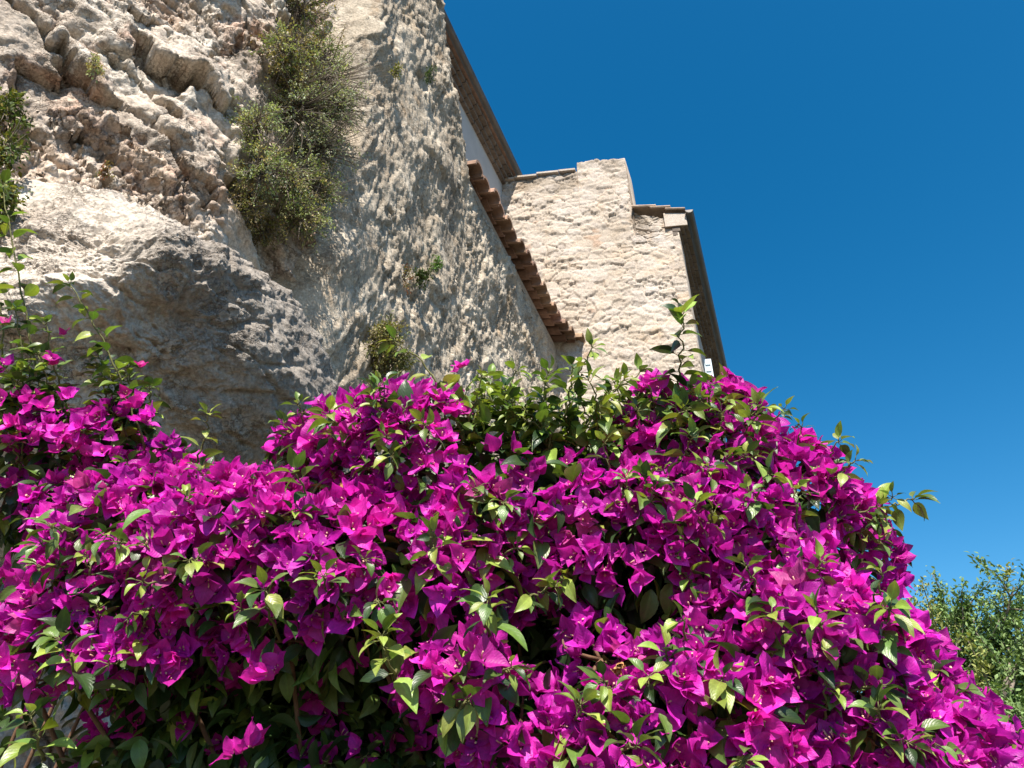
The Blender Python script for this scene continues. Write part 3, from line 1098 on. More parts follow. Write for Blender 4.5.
def flower_arrays(pl_, idx, r, pick):
    """Bract and floret geometry of the flowers idx."""
    P, A, Sc, T = (np.array(x)[idx] for x in (pl_.fp, pl_.fax, pl_.fs, pl_.ft))
    spin = r.normal(size=(len(idx), 3))
    R = frames(np.cross(A, spin), A)                      # Z column follows the flower's axis
    bv, bq, bt, fv, fq = [], [], [], [], []
    nb = nf = 0
    for k, (v, q, sh, w, x) in enumerate(FLOWERS):
        ix = np.nonzero(pick[idx] == k)[0]
        if not len(ix):
            continue
        a = np.einsum('nij,mj->nmi', R[ix], v) * Sc[ix][:, None, None] + P[ix][:, None]
        bv.append(a.reshape(-1, 3)); bq.append((q[None] + (np.arange(len(ix)) * len(v))[:, None, None] + nb).reshape(-1, 4))
        bt.append((T[ix][:, None, :] * sh[None, :, None]).reshape(-1, 3)); nb += a.shape[0] * a.shape[1]
        a = np.einsum('nij,mj->nmi', R[ix], w) * Sc[ix][:, None, None] + P[ix][:, None]
        fv.append(a.reshape(-1, 3)); fq.append((x[None] + (np.arange(len(ix)) * len(w))[:, None, None] + nf).reshape(-1, 4)); nf += a.shape[0] * a.shape[1]
    return np.concatenate(bv), np.concatenate(bq), np.concatenate(bt), np.concatenate(fv), np.concatenate(fq)


def finish_flowers(pl_, root, top=100):
    r = np.random.default_rng(77)
    n = len(pl_.fp)
    P = np.array(pl_.fp)
    pick = r.integers(0, len(FLOWERS), n)
    x, y, d_ = project(P + np.array(pl_.fax) * .012)
    inside = (x > 4) & (x < 1020) & (y > 4) & (y < 764)
    best = {}
    cell = 13
    for i in np.nonzero(inside)[0]:
        rad = F_PX * .020 / d_[i]
        for cx in range(int((x[i] - rad) // cell), int((x[i] + rad) // cell) + 1):
            for cy in range(int((y[i] - rad) // cell), int((y[i] + rad) // cell) + 1):
                b = best.get((cx, cy))
                if b is None or d_[i] < d_[b]:
                    best[(cx, cy)] = i
    score = np.zeros(n)
    for i in best.values():
        score[i] += 1
    own = np.argsort(-score)[:min(top, n)]
    rest = np.setdiff1d(np.arange(n), own)
    for i in own:
        bv, bq, bt, fv, fq = flower_arrays(pl_, np.array([i]), r, pick)
        f = under(mesh_arrays("flower", bv, bq, M['bract'], bt, blades=len(bv)), root)
        fl = mesh_arrays("floret", fv - np.array(root.location), fq, M['floret'])
        fl.parent = f
    if len(rest):
        bv, bq, bt, fv, fq = flower_arrays(pl_, rest, r, pick)
        mi = np.concatenate([np.zeros(len(bq)), np.ones(len(fq))])
        o = mesh_arrays("blossom", np.concatenate([bv, fv]), np.concatenate([bq, fq + len(bv)]), [M['bract'], M['floret']],
                        np.concatenate([bt, np.ones((len(fv), 3))]), mi, blades=len(bv))
        tag(under(o, root), kind="stuff")


def curve_pts(ctrl, n=14):
    c = np.array(ctrl, float)
    if len(c) == 2:
        c = np.array([c[0], (c[0] + c[1]) / 2, c[1]])
    t = np.linspace(0, 1, len(c))
    u = np.linspace(0, 1, n)
    # Catmull-like smoothing through repeated averaging of the polyline
    P = np.stack([np.interp(u, t, c[:, k]) for k in range(3)], 1)
    for _ in range(2):
        P[1:-1] = (P[:-2] + 2 * P[1:-1] + P[2:]) / 4
    return P


def shoot(root, ctrl, nleaf, size, wts=(.5, .35, .15), r0=.0028, rosette=5, seed=0, tiptint=None, droop=.5, into=None):
    """A leafy shoot: leaves part, stem sub-part."""
    r = np.random.default_rng(9000 + seed)
    pts = curve_pts(ctrl, 16)
    pts[1:-1] += r.normal(size=(14, 3)) * .0025
    stem = Geo()
    stem.tube(pts, np.linspace(r0, r0 * .45, 16), 6)
    ts = np.linspace(.12, .97, nleaf)
    P = np.stack([np.interp(ts, np.linspace(0, 1, 16), pts[:, k]) for k in range(3)], 1)
    tg = unit(np.stack([np.interp(ts, np.linspace(0, 1, 16), np.gradient(pts, axis=0)[:, k]) for k in range(3)], 1))
    ga = np.arange(nleaf) * 2.4 + r.uniform(0, 6)
    a = unit(np.cross(tg, np.array((.21, .34, .91)))); b = np.cross(a, tg)
    rad = np.cos(ga)[:, None] * a + np.sin(ga)[:, None] * b
    dirn = unit(tg * .45 + rad + np.array((0, 0, -droop)) * .5 + r.normal(size=(nleaf, 3)) * .15)
    sc = size * (1 - .45 * ts) * r.uniform(.8, 1.2, nleaf)
    tip = pts[-1]
    if rosette:
        ga = np.arange(rosette) * 2.4 + r.uniform(0, 6)
        t_ = tg[-1]
        a = unit(np.cross(t_, np.array((.21, .34, .91)))); b = np.cross(a, t_)
        rad = np.cos(ga)[:, None] * a + np.sin(ga)[:, None] * b
        P = np.concatenate([P, np.repeat(tip[None], rosette, 0)])
        dirn = np.concatenate([dirn, unit(t_ * .8 + rad + r.normal(size=(rosette, 3)) * .2)])
        sc = np.concatenate([sc, size * r.uniform(.35, .7, rosette)])
    n = len(P)
    # petioles hold each blade off the stem
    pet = P + dirn * .010
    for p0, p1 in zip(P, pet):
        stem.tube([p0, p1], [.0009, .0008], 4)
    hint = unit(np.array((0, -.25, 1.0)) + r.normal(size=(n, 3)) * .35)
    tn = leaf_tints(n, r, wts)
    v, q, t = instance(LEAVES, frames(dirn, hint), pet, sc, tn, r)
    if into is not None:
        into[0].add(v, q, t)
        into[1].add(np.concatenate(stem.v), np.concatenate(stem.q))
        return None
    o = under(mesh_arrays("leafy_shoot", v, q, M['leaf'], t, blades=len(v)), root)
    st = mesh_arrays("stem", np.concatenate(stem.v) - np.array(root.location), np.concatenate(stem.q), M['green_stem'])
    st.parent = o
    return o


# ------------------------------------------------------------------ main bougainvillea
main_root = empty("bougainvillea", (0.25, 1.45, 0), "big magenta bougainvillea filling the foreground from the lower left to the right edge", "shrub")
B = Plant(1)
for a in [
    (420, 475, 1.48, 120, 82, 1, .8), (335, 462, 1.50, 62, 58, 1, .8), (520, 520, 1.38, 110, 78, 1, .7),
    (590, 480, 1.52, 85, 58, .6, 1.4), (650, 455, 1.52, 70, 70, 1, 1), (718, 432, 1.52, 48, 58, 1, .7), (700, 470, 1.45, 80, 65, 1, .8),
    (785, 508, 1.45, 75, 66, 1, .7), (843, 550, 1.48, 46, 68, 1, .8), (690, 545, 1.34, 105, 75, 1, .6), (610, 545, 1.32, 95, 80, 1, .6),
    (150, 545, 1.42, 100, 72, 1, .8), (75, 575, 1.40, 55, 48, .8, .4), (235, 560, 1.32, 110, 82, 1, .7), (10, 630, 1.34, 34, 24, .7, .3), (60, 665, 1.30, 55, 36, .85, .5), (170, 655, 1.27, 85, 42, .85, .6), (290, 640, 1.25, 70, 36, .7, .6),
    (125, 620, 1.32, 85, 55, .8, .8), (350, 580, 1.28, 110, 82, 1, .6), (450, 575, 1.28, 90, 70, 1, .6),
    (780, 665, 1.18, 130, 88, 1, .5), (690, 720, 1.12, 130, 88, 1, .5), (600, 660, 1.16, 50, 45, .8, .7),
    (868, 690, 1.30, 88, 74, 1, .6), (935, 742, 1.38, 72, 56, 1, .7), (840, 760, 1.15, 150, 70, 1, .5), (985, 795, 1.36, 70, 62, 1, .6),
    (465, 675, 1.10, 58, 40, 1, .6), (520, 730, 1.10, 70, 55, 1, .6), (600, 760, 1.08, 110, 65, 1, .5),
    (760, 590, 1.28, 80, 50, 1, .6), (300, 675, 1.46, 110, 50, .3, 1.2), (200, 720, 1.44, 100, 58, .34, 1.2),
    (340, 755, 1.44, 130, 65, .16, 1.2), (135, 765, 1.36, 55, 40, .2, 1.0), (430, 780, 1.38, 90, 60, .12, 1.3),
]:
    B.lobe(*a)
HOLES = [(float(a), float(b), float(c), .8) for a, b, c in zip(np.random.default_rng(6).uniform(60, 930, 9), np.random.default_rng(7).uniform(480, 740, 9), np.random.default_rng(8).uniform(11, 22, 9))] + [(650, 605, 42, 1), (770, 548, 20, .9), (470, 630, 24, .8), (885, 650, 22, .9), (250, 660, 70, .6), (560, 640, 26, .7), (480, 440, 42, .9), (500, 425, 55, .9),
         (560, 430, 62, .93), (612, 425, 48, .85), (385, 655, 34, .8), (490, 610, 26, .8), (268, 600, 26, .7), (725, 700, 22, .7), (796, 500, 26, .7), (740, 555, 18, .8), (910, 705, 18, .6)]
B.grow(0.0305, HOLES)
# dark leafy interior of the shrub, down to the ground
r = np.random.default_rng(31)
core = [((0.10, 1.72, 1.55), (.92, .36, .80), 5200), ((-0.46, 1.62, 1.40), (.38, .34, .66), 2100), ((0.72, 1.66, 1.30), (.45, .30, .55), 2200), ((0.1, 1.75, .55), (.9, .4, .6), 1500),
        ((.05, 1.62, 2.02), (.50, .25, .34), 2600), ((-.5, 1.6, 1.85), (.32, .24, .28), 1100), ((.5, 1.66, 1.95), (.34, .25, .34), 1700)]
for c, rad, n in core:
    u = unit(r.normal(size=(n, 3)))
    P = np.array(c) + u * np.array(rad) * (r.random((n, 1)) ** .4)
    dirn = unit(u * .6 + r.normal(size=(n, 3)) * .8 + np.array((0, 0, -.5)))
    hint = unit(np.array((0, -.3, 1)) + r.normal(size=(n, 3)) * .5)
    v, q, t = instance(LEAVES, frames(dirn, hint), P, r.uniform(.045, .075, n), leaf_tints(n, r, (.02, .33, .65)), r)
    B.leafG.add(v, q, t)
under(mesh_arrays("foliage", np.concatenate(B.leafG.v), np.concatenate(B.leafG.q), M['leaf'], np.concatenate(B.leafG.t), blades=B.leafG.n), main_root)
# woody framework: trunks from the ground fanning into every lobe
tw = Geo()
hub = [np.array((.15, 2.1, .0)), np.array((.35, 2.1, 0.0)), np.array((-.1, 2.1, 0.0))]
for i, (c, rad, fl, lf) in enumerate(B.lobes):
    h = hub[i % 3]
    midp = (h + c) / 2 + np.array((r.uniform(-.1, .1), .34, .05))
    tw.tube(curve_pts([h, h + (0, 0, .5), midp, c], 14), np.linspace(.012, .004, 14), 7)
    for k in range(6):
        e = c + unit(r.normal(size=3) + np.array((0, -.5, .2))) * rad * .92
        tw.tube(curve_pts([c, (c + e) / 2 + r.normal(size=3) * .015, e], 7), np.linspace(.004, .0015, 7), 5)
under(tw.build("branches", M['wood']), main_root)

# leafy shoots that stand out of the mass: base pixel/depth ... tip pixel/depth
SH = [
    ([(676, 415, 1.45), (680, 365, 1.43), (682, 316, 1.42)], 17, .060, (.45, .35, .2)),
    ([(560, 420, 1.55), (575, 380, 1.52), (592, 348, 1.50)], 8, .050, (.6, .3, .1)),
    ([(450, 400, 1.55), (425, 365, 1.56), (395, 342, 1.58)], 5, .055, (.5, .4, .1)),
    ([(850, 520, 1.42), (880, 508, 1.40), (912, 500, 1.40)], 5, .060, (.4, .4, .2)),
    ([(400, 690, 1.08), (388, 660, 1.03), (382, 636, 1.00)], 9, .056, (.75, .2, .05)),
    ([(490, 640, 1.12), (485, 615, 1.07), (488, 600, 1.04)], 8, .060, (.75, .2, .05)),
    ([(280, 640, 1.18), (268, 610, 1.12), (265, 590, 1.10)], 7, .066, (.55, .3, .15)),
    ([(320, 520, 1.40), (330, 500, 1.36), (332, 488, 1.34)], 6, .050, (.6, .3, .1)),
    ([(345, 450, 1.44), (348, 435, 1.40), (352, 425, 1.38)], 7, .056, (.5, .35, .15)),
    ([(730, 730, 1.06), (725, 700, 1.02), (722, 680, 1.0)], 7, .062, (.5, .3, .2)),
    ([(790, 690, 1.10), (785, 665, 1.06), (780, 650, 1.04)], 6, .056, (.6, .3, .1)),
    ([(790, 570, 1.34), (795, 545, 1.3), (796, 490, 1.32)], 9, .056, (.55, .3, .15)),
    ([(800, 600, 1.25), (800, 580, 1.22), (798, 565, 1.2)], 4, .058, (.2, .4, .4)),
    ([(860, 730, 1.14), (858, 712, 1.1), (852, 700, 1.08)], 7, .050, (.5, .35, .15)),
    ([(930, 700, 1.24), (935, 685, 1.2), (932, 670, 1.18)], 5, .050, (.5, .35, .15)),
    ([(250, 560, 1.28), (262, 540, 1.24), (268, 525, 1.22)], 5, .056, (.5, .35, .15)),
    ([(210, 600, 1.26), (205, 585, 1.22), (198, 572, 1.2)], 5, .056, (.2, .4, .4)),
    ([(520, 610, 1.2), (525, 600, 1.16), (545, 590, 1.14)], 4, .050, (.4, .4, .2)),
    ([(440, 560, 1.26), (452, 545, 1.22), (455, 535, 1.2)], 5, .044, (.4, .4, .2)),
    ([(700, 420, 1.46), (705, 405, 1.43), (690, 390, 1.42)], 7, .056, (.5, .35, .15)),
    ([(80, 700, 1.16), (72, 670, 1.12), (60, 640, 1.1)], 8, .060, (.4, .4, .2)),
    ([(45, 760, 1.12), (40, 740, 1.1), (30, 715, 1.1)], 8, .062, (.5, .3, .2)),
    ([(450, 720, 1.05), (460, 705, 1.02), (468, 700, 1.0)], 6, .060, (.3, .4, .3)),
    ([(150, 480, 1.5), (140, 470, 1.48), (128, 465, 1.46)], 6, .05, (.4, .4, .2)),
    ([(520, 470, 1.5), (515, 425, 1.52), (512, 395, 1.54)], 9, .05, (.6, .3, .1)),
    ([(540, 470, 1.5), (545, 420, 1.5), (545, 385, 1.52)], 9, .05, (.6, .3, .1)),
    ([(490, 460, 1.5), (480, 425, 1.52), (465, 395, 1.55)], 9, .05, (.6, .3, .1)),
    ([(570, 460, 1.5), (590, 420, 1.5), (620, 385, 1.52)], 9, .05, (.6, .3, .1)),
    ([(620, 450, 1.5), (630, 420, 1.48), (640, 392, 1.48)], 8, .05, (.6, .3, .1)),
    ([(500, 450, 1.5), (500, 415, 1.5), (490, 380, 1.55)], 8, .05, (.6, .3, .1)),
    ([(560, 465, 1.44), (565, 440, 1.42), (570, 420, 1.42)], 8, .05, (.55, .3, .15)),
    ([(600, 465, 1.44), (605, 440, 1.42), (600, 415, 1.42)], 8, .05, (.55, .3, .15)),
    ([(470, 470, 1.44), (475, 450, 1.42), (470, 430, 1.42)], 8, .05, (.45, .35, .2)),
    ([(535, 455, 1.44), (530, 435, 1.42), (525, 415, 1.42)], 8, .05, (.55, .3, .15)),
    ([(575, 440, 1.5), (600, 400, 1.5), (640, 372, 1.5)], 8, .045, (.5, .35, .15)),
]
rs = np.random.default_rng(404)
for k in range(32):                                      # leafy crest of the shrub, in front of the pale walls
    bx, by = rs.uniform(435, 690), rs.uniform(425, 478)
    dp = rs.uniform(1.38, 1.5)
    SH.append(([(bx, by, dp), (bx + rs.uniform(-18, 18), by - 25, dp - .02), (bx + rs.uniform(-30, 30), max(366, by - rs.uniform(38, 66)), dp - .02)], rs.integers(9, 14), rs.uniform(.042, .056), (.55, .32, .13)))
sp, sn = B.surf
x_, y_, d_ = project(sp)
vis = np.nonzero((x_ > 10) & (x_ < 1010) & (y_ > 400) & (y_ < 760) & (((unit(np.array((0, 0, CAM_Z)) - sp)) * sn).sum(1) > .25))[0]
EXTRA = []
for k in rs.choice(vis, 120, replace=False):
    b0 = sp[k] - sn[k] * .03
    tip = sp[k] + unit(sn[k] + np.array((0, -.1, .5)) + rs.normal(size=3) * .3) * rs.uniform(.03, .07)
    EXTRA.append(([b0, (b0 + tip) / 2 + rs.normal(size=3) * .006, tip], rs.integers(4, 8), rs.uniform(.040, .062), (.36, .44, .20)))
for i, (ctrl, nl, sz, wts) in enumerate(SH):
    shoot(main_root, [at(*c) for c in ctrl], nl, sz * 1.15, wts, seed=i)
rest_shoots = (Geo(), Geo())
for i, (ctrl, nl, sz, wts) in enumerate(EXTRA):
    shoot(main_root, ctrl, nl, sz, wts, seed=300 + i, rosette=4, into=None if i < 34 else rest_shoots)
v = np.concatenate(rest_shoots[0].v + rest_shoots[1].v)
q = np.concatenate(rest_shoots[0].q + [x + rest_shoots[0].n for x in rest_shoots[1].q])
nq = sum(len(x) for x in rest_shoots[0].q)
o = mesh_arrays("leafy_growth", v, q, [M['leaf'], M['green_stem']], np.concatenate(rest_shoots[0].t + rest_shoots[1].t), (np.arange(len(q)) >= nq).astype(int), blades=rest_shoots[0].n)
tag(under(o, main_root), kind="stuff")
# single flowers standing out at the top
for (px, py, dp, n_, sz) in [(657, 380, 1.44, (.0, -.8, .3), .95), (650, 383, 1.45, (-.5, -.7, .3), .9), (722, 385, 1.44, (.2, -.8, .5), 1.1), (728, 400, 1.44, (.4, -.7, .3), 1.1), (712, 398, 1.44, (-.2, -.8, .4), 1.0),
                             (776, 425, 1.46, (.2, -.4, .9), .9), (458, 366, 1.56, (0, -.5, .8), .7), (425, 400, 1.5, (0, -.8, .6), 1.2), (240, 745, 1.1, (.1, -.9, .3), 1.0),
                             (265, 668, 1.08, (-.1, -.8, .5), 1.05), (470, 655, 1.0, (-.1, -.9, .3), 1.0), (120, 650, 1.14, (0, -.9, .2), 1.0)]:
    B.cluster(at(px, py, dp), np.array(n_), 3, None, sz)
B.cluster(at(430, 453, 1.36), np.array((.2, -.9, .2)), 1, (.62, .28, .36), .95)
finish_flowers(B, main_root)
# withered brown bract clusters
for i, (px, py, dp) in enumerate([(333, 515, 1.26), (620, 676, 1.06), (338, 506, 1.27), (862, 735, 1.06)]):
    rr_ = np.random.default_rng(60 + i)
    g = Geo()
    c = at(px, py, dp)
    for k in range(13):
        v, q, _, _, _ = FLOWERS[k % 22]
        dv = rr_.normal(size=3) * np.array((.009, .009, .014))
        R = frames(rr_.normal(size=(1, 3)), unit(np.array([(0, -.3, -1.0)]) + rr_.normal(size=(1, 3)) * .3))[0]
        g.add((v * np.array((.42, .42, .7))) @ R.T * .75 + c + dv, q, (1, 1, 1))
    tag(under(g.build("withered_flower", M['dry']), main_root), "withered brown bract cluster")

# ------------------------------------------------------------------ bougainvillea further left, against the rock
left_root = empty("bougainvillea", (-1.45, 1.85, 0), "sparser magenta bougainvillea with long climbing shoots at the left edge under the boulder", "shrub")
Lp = Plant(9)
for a in [(25, 445, 1.80, 60, 36, .9, 1.0), (95, 455, 1.76, 55, 36, .9, 1.0), (155, 475, 1.70, 50, 34, .8, .9), (30, 505, 1.72, 65, 35, .7, 1.0), (110, 510, 1.66, 75, 36, .8, .9), (-35, 460, 1.85, 50, 50, .5, 1), (188, 482, 1.66, 26, 30, .9, .8)]:
    Lp.lobe(*a)
Lp.grow(0.042, [(60, 520, 40, .5)])
n = 220
u = unit(r.normal(size=(n, 3)))
P = np.array((-1.15, 1.72, 1.78)) + u * np.array((.32, .2, .36)) * (r.random((n, 1)) ** .4)
v, q, t = instance(LEAVES, frames(unit(u * .6 + r.normal(size=(n, 3)) * .8 + np.array((0, 0, -.5))), unit(np.array((0, -.3, 1)) + r.normal(size=(n, 3)) * .5)), P, r.uniform(.04, .065, n), leaf_tints(n, r, (.08, .37, .55)), r)
Lp.leafG.add(v, q, t)
under(mesh_arrays("foliage", np.concatenate(Lp.leafG.v), np.concatenate(Lp.leafG.q), M['leaf'], np.concatenate(Lp.leafG.t), blades=Lp.leafG.n), left_root)
tw = Geo()
h = np.array((-1.5, 1.95, 0.0))
for (c, rad, fl, lf) in Lp.lobes:
    tw.tube(curve_pts([h, (h + c) / 2 + np.array((0, .06, 0)), c], 12), np.linspace(.008, .003, 12), 7)
    for k in range(5):
        e = c + unit(r.normal(size=3) + np.array((0, -.5, .3))) * rad * .95
        tw.tube(curve_pts([c, (c + e) / 2 + r.normal(size=3) * .015, e], 7), np.linspace(.004, .0015, 7), 5)
under(tw.build("branches", M['wood']), left_root)
LS = [
    ([(48, 430, 1.72), (28, 330, 1.74), (12, 240, 1.80), (3, 185, 1.86)], 32, .066, (.35, .4, .25)),
    ([(145, 450, 1.62), (125, 390, 1.62), (95, 325, 1.64), (70, 285, 1.66)], 26, .066, (.4, .4, .2)),
    ([(20, 420, 1.72), (25, 380, 1.7), (15, 310, 1.72)], 20, .06, (.3, .4, .3)),
    ([(70, 425, 1.7), (60, 390, 1.68), (46, 325, 1.7)], 20, .062, (.3, .4, .3)),
    ([(100, 420, 1.66), (105, 395, 1.66), (100, 370, 1.66)], 13, .055, (.4, .4, .2)),
    ([(195, 470, 1.6), (205, 435, 1.6), (208, 415, 1.6)], 6, .046, (.6, .3, .1)),
    ([(130, 440, 1.64), (120, 425, 1.62), (110, 410, 1.6)], 7, .055, (.4, .4, .2)),
    ([(20, 470, 1.64), (15, 455, 1.62), (10, 440, 1.6)], 7, .055, (.4, .4, .2)),
    ([(-5, 400, 1.74), (5, 330, 1.76), (-5, 290, 1.78)], 16, .058, (.3, .4, .3)),
]
rs = np.random.default_rng(405)
for k in range(22):                                      # leafy stems climbing up before the boulder
    bx = rs.uniform(-10, 150)
    by = 440 + rs.uniform(-10, 25)
    hgt = rs.uniform(35, 120) * (1.15 - bx / 260)
    LS.append(([(bx, by, 1.68), (bx + rs.uniform(-12, 8), by - hgt * .6, 1.67), (bx + rs.uniform(-28, 10), by - hgt, 1.67)], int(8 + hgt / 8), rs.uniform(.046, .062), (.35, .4, .25)))
for i, (ctrl, nl, sz, wts) in enumerate(LS):
    shoot(left_root, [at(*c) for c in ctrl], nl, sz, wts, seed=100 + i)
for (px, py, dp, sz) in [(15, 325, 1.7, .75), (64, 332, 1.66, .75), (60, 360, 1.66, .9), (2, 372, 1.7, .9), (140, 365, 1.62, .55), (133, 388, 1.6, .7), (110, 350, 1.64, .4), (116, 393, 1.6, .5)]:
    Lp.cluster(at(px, py, dp), np.array((.1, -.8, .3)), 1, (.60, .02, .28), sz)
for k in range(34):
    bx = rs.uniform(-5, 175)
    Lp.cluster(at(bx, rs.uniform(398, 452) + bx * .05, rs.uniform(1.56, 1.66)), np.array((.1, -.75, .45)), rs.integers(2, 4), None, .95)
for (px, py, dp, sz) in [(48, 356, 1.64, .8), (8, 368, 1.66, .8), (30, 390, 1.62, .9), (60, 392, 1.6, 1.0), (5, 395, 1.62, 1.0), (140, 392, 1.6, .7)]:
    Lp.cluster(at(px, py, dp), np.array((.1, -.8, .3)), 2, None, sz)
finish_flowers(Lp, left_root)


# ------------------------------------------------------------------ scrub growing out of the wall and rock
def scrub(name, label, blobs, leaf, n_per, tints, group=None, twigs=20, cat="plant", hang=-.1, seed=0, twig_len=1.15):
    r = np.random.default_rng(4000 + seed)
    c0 = np.mean([b[0] for b in blobs], 0)
    root = empty(name, tuple(c0), label, cat, group)
    G = Geo(); Tw = Geo()
    tints = np.array(tints)
    for (c, rad, foot) in blobs:
        c, rad, foot = map(np.array, (c, rad, foot))
        vol = n_per
        # sprays: short twigs with leaves along them, leaving gaps between
        nt_ = max(8, vol // 22)
        for k in range(nt_):
            u = unit(r.normal(size=3))
            e = c + u * rad * r.uniform(.55, 1.12)
            b = foot + (c - foot) * r.uniform(0, .9) + r.normal(size=3) * rad * .15
            m = (b + e) / 2 + np.array((0, 0, .25)) * np.linalg.norm(e - b) * r.uniform(-.2, .5)
            pts = curve_pts([b, m, e], 8)
            Tw.tube(pts, np.linspace(.004, .0012, 8), 4)
            nl = 26
            ts = r.uniform(.45, 1.0, nl)
            P = np.stack([np.interp(ts, np.linspace(0, 1, 8), pts[:, i]) for i in range(3)], 1) + r.normal(size=(nl, 3)) * leaf * .7
            dirn = unit(r.normal(size=(nl, 3)) + unit(e - b) * .8 + np.array((0, 0, hang)))
            hint = unit(np.array((.1, -.3, 1)) + r.normal(size=(nl, 3)) * .6)
            base = tints[r.integers(0, len(tints))]
            tn = base * r.uniform(.65, 1.4, (nl, 1)) * r.uniform(.9, 1.1, (nl, 3))
            v, q, t = instance(SMALL, frames(dirn, hint), P, r.uniform(.6, 1.35, nl) * leaf, tn, r)
            G.add(v, q, t)
        for k in range(twigs):
            u = unit(r.normal(size=3) + np.array((.5, -.3, 0)))
            e = c + u * rad * r.uniform(1.0, twig_len + .15)
            Tw.tube(curve_pts([foot, c + (e - c) * .4, e], 8), np.linspace(.004, .0009, 8), 4)
    under(mesh_arrays("foliage", np.concatenate(G.v), np.concatenate(G.q), M['scrub'], np.concatenate(G.t)), root)
    under(Tw.build("twigs", M['bark']), root)
    return root


SX, SY, SD = project(np.concatenate(SURF + [bv]))


def surf_depth(px, py):
    for rad in (4, 8, 14):
        m = np.hypot(SX - px, SY - py) < rad
        m &= SD > .3
        if m.any():
            return float(np.percentile(SD[m], 5))
    return None


def blob(px, py, dp, rx, ry, fx=0, fy=0, fd=0.25, deep=.8):
    ds = surf_depth(px + fx, max(py + fy, 2))
    if ds is not None:                                    # rooted where the stone really is
        dp, fd = ds - 0.85 * max(rx, ry) * ds / F_PX, 0.88 * max(rx, ry) * ds / F_PX
    k = dp / F_PX
    return (at(px, py, dp), np.array((rx * k, rx * k * deep, ry * k)), at(px + fx, py + fy, dp + fd))


GREY = [(.36, .40, .25), (.42, .45, .31), (.24, .28, .16)]
GREEN = [(.28, .33, .14), (.36, .39, .18), (.18, .23, .09), (.37, .31, .15)]
OLIVE = [(.22, .22, .08), (.27, .23, .10), (.14, .15, .055)]
BROWN = [(.26, .19, .10), (.20, .18, .07), (.30, .24, .12)]
RED = [(.22, .09, .05), (.16, .15, .05), (.24, .18, .06)]
gp_ = "scrub plants rooted in the wall and rock"
scrub("wall_shrub", "leafy green shrub with reddish tips at the top edge, highest on the rock", [blob(300, 12, 3.3, 46, 40), blob(288, 50, 3.25, 38, 38), blob(318, 58, 3.3, 38, 38), blob(295, 85, 3.2, 34, 30), blob(292, -30, 3.4, 50, 40)], .0165, 1500, GREEN + RED[2:], gp_, 14, seed=1)
scrub("wall_shrub", "grey-green twiggy shrub jutting right over the rough wall", [blob(328, 82, 3.15, 46, 40, -25), blob(308, 112, 3.1, 50, 44, -25), blob(325, 150, 3.1, 42, 40, -20), blob(344, 108, 3.2, 32, 44, -30)], .0145, 1550, GREY, gp_, 40, seed=2, twig_len=1.45)
scrub("wall_shrub", "bushy mid-green shrub just below the grey-green twiggy one", [blob(256, 128, 2.85, 34, 40), blob(262, 168, 2.8, 42, 40), blob(292, 180, 2.85, 42, 40), blob(320, 192, 2.95, 30, 40, -15), blob(300, 222, 2.9, 34, 28, 0, -15)], .0155, 1450, GREEN + GREY[:1], gp_, 20, seed=3)
scrub("wall_shrub", "straw-brown dried tuft at the foot of the shrubs, just above the boulder", [blob(246, 208, 2.7, 30, 30, 5, -10), blob(262, 232, 2.75, 20, 20, 0, -15)], .014, 1500, BROWN + OLIVE[:1], gp_, 10, seed=4)
scrub("wall_plant", "dark leafy plant hanging down the rock at the upper left edge", [blob(8, 108, 2.15, 24, 30, -10), blob(8, 150, 2.1, 22, 40, -10), blob(2, 205, 2.05, 12, 40, -5)], .022, 600, [(.05, .08, .02), (.10, .13, .03), (.2, .19, .04)], gp_, 8, seed=5)
scrub("wall_plant", "small green weed in a crack high on the rock face", [blob(94, 66, 2.75, 13, 18)], .014, 260, GREEN, gp_, 3, seed=6)
scrub("wall_plant", "tiny reddish weed between the rock face and the boulder", [blob(104, 172, 2.78, 9, 9)], .012, 150, RED, gp_, 2, seed=7)
scrub("wall_plant", "rounded yellow-green cushion plant low on the rough wall above the flowers", [blob(386, 340, 3.85, 22, 30, -3), blob(392, 362, 3.85, 22, 22, -3)], .021, 1500, OLIVE, gp_, 6, seed=8)
scrub("wall_plant", "narrow dark green tuft halfway along the rough wall", [blob(424, 278, 4.75, 10, 17, -3)], .02, 420, [(.05, .075, .02), (.07, .10, .03)], gp_, 4, seed=9)
scrub("wall_plant", "reddish dry stalks beside the dark tuft on the rough wall", [blob(406, 280, 4.6, 6, 20, -3)], .018, 150, RED + BROWN[:1], gp_, 3, seed=10)
scrub("wall_plant", "small fresh green sprig at the right of the dark tuft on the rough wall", [blob(437, 265, 4.95, 6, 8, -2)], .024, 80, [(.12, .22, .05), (.2, .3, .12)], gp_, 2, seed=11)
scrub("wall_plant", "yellowish grass tuft high on the rough wall right of the twiggy shrub", [blob(396, 72, 4.3, 6, 16, -2)], .02, 160, OLIVE, gp_, 4, seed=12)
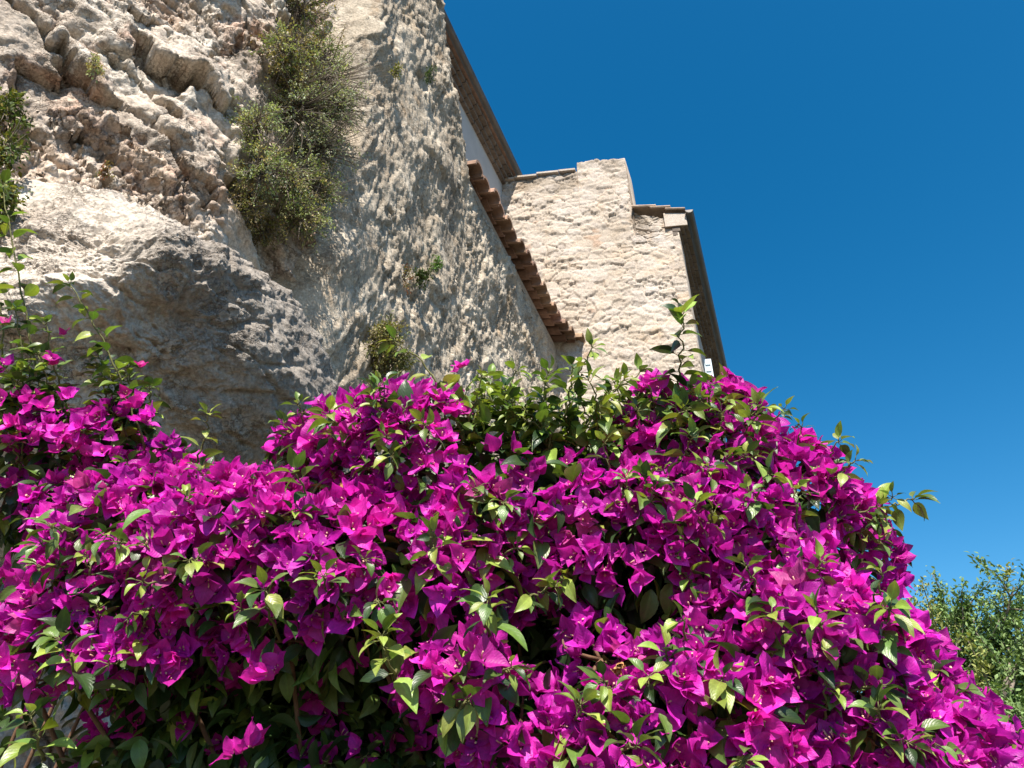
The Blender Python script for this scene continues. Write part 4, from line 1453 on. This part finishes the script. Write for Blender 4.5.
scrub("wall_plant", "dark mossy tuft near the top of the rough wall", [blob(431, 74, 4.95, 5, 20, -2)], .02, 200, [(.04, .07, .02), (.07, .1, .03)], gp_, 2, seed=13)

# ------------------------------------------------------------------ tree beyond, at the right edge
tr = np.random.default_rng(88)
TB = np.array((5.55, 10.2, 0.0))
tree = empty("feathery_tree", tuple(TB), "airy grey-green tree in the distance at the lower right, beyond the flowers", "tree")
trunk = Geo(); crown = Geo()


def branch(p, dirv, L, rad, lev):
    n = 8
    pts = [p]
    dv = unit(dirv)
    for k in range(n - 1):
        dv = unit(dv + tr.normal(size=3) * .13 + np.array((0, 0, .03)))
        pts.append(pts[-1] + dv * L / (n - 1))
    pts = np.array(pts)
    trunk.tube(pts, np.linspace(rad, rad * .45, n), 6 if lev < 3 else 4)
    if lev >= 2:
        nl = 120 if lev == 3 else 60
        ts = tr.uniform(.25, 1.0, nl)
        P = np.stack([np.interp(ts, np.linspace(0, 1, n), pts[:, i]) for i in range(3)], 1) + tr.normal(size=(nl, 3)) * .05
        dirn = unit(tr.normal(size=(nl, 3)) + dv)
        hint = unit(np.array((0, -.2, 1)) + tr.normal(size=(nl, 3)) * .5)
        base = np.array([(.15, .23, .08), (.20, .28, .11), (.10, .17, .055), (.27, .29, .09)])[tr.choice(4, p=(.4, .3, .2, .1))]
        v, q, t = instance(SMALL, frames(dirn, hint), P, tr.uniform(.04, .085, nl), base * tr.uniform(.75, 1.3, (nl, 1)) * np.ones((nl, 3)), tr)
        crown.add(v, q, t)
    if lev < 3:
        for k in range((11, 7, 6)[lev]):
            t_ = tr.uniform(.42 if lev == 0 else .25, 1.0)
            q0 = pts[min(n - 1, int(t_ * (n - 1)))]
            side = unit(np.cross(dv, tr.normal(size=3)))
            branch(q0, unit(dv * (.75 if lev else .55) + side * tr.uniform(.6, 1.25) + np.array((0, 0, .1))), L * tr.uniform(.45, .74), rad * .45, lev + 1)


branch(TB, np.array((.02, 0, 1.0)), 2.72, .12, 0)
under(trunk.build("trunk", M['bark']), tree)
under(mesh_arrays("crown", np.concatenate(crown.v), np.concatenate(crown.q), M['scrub'], np.concatenate(crown.t)), tree)
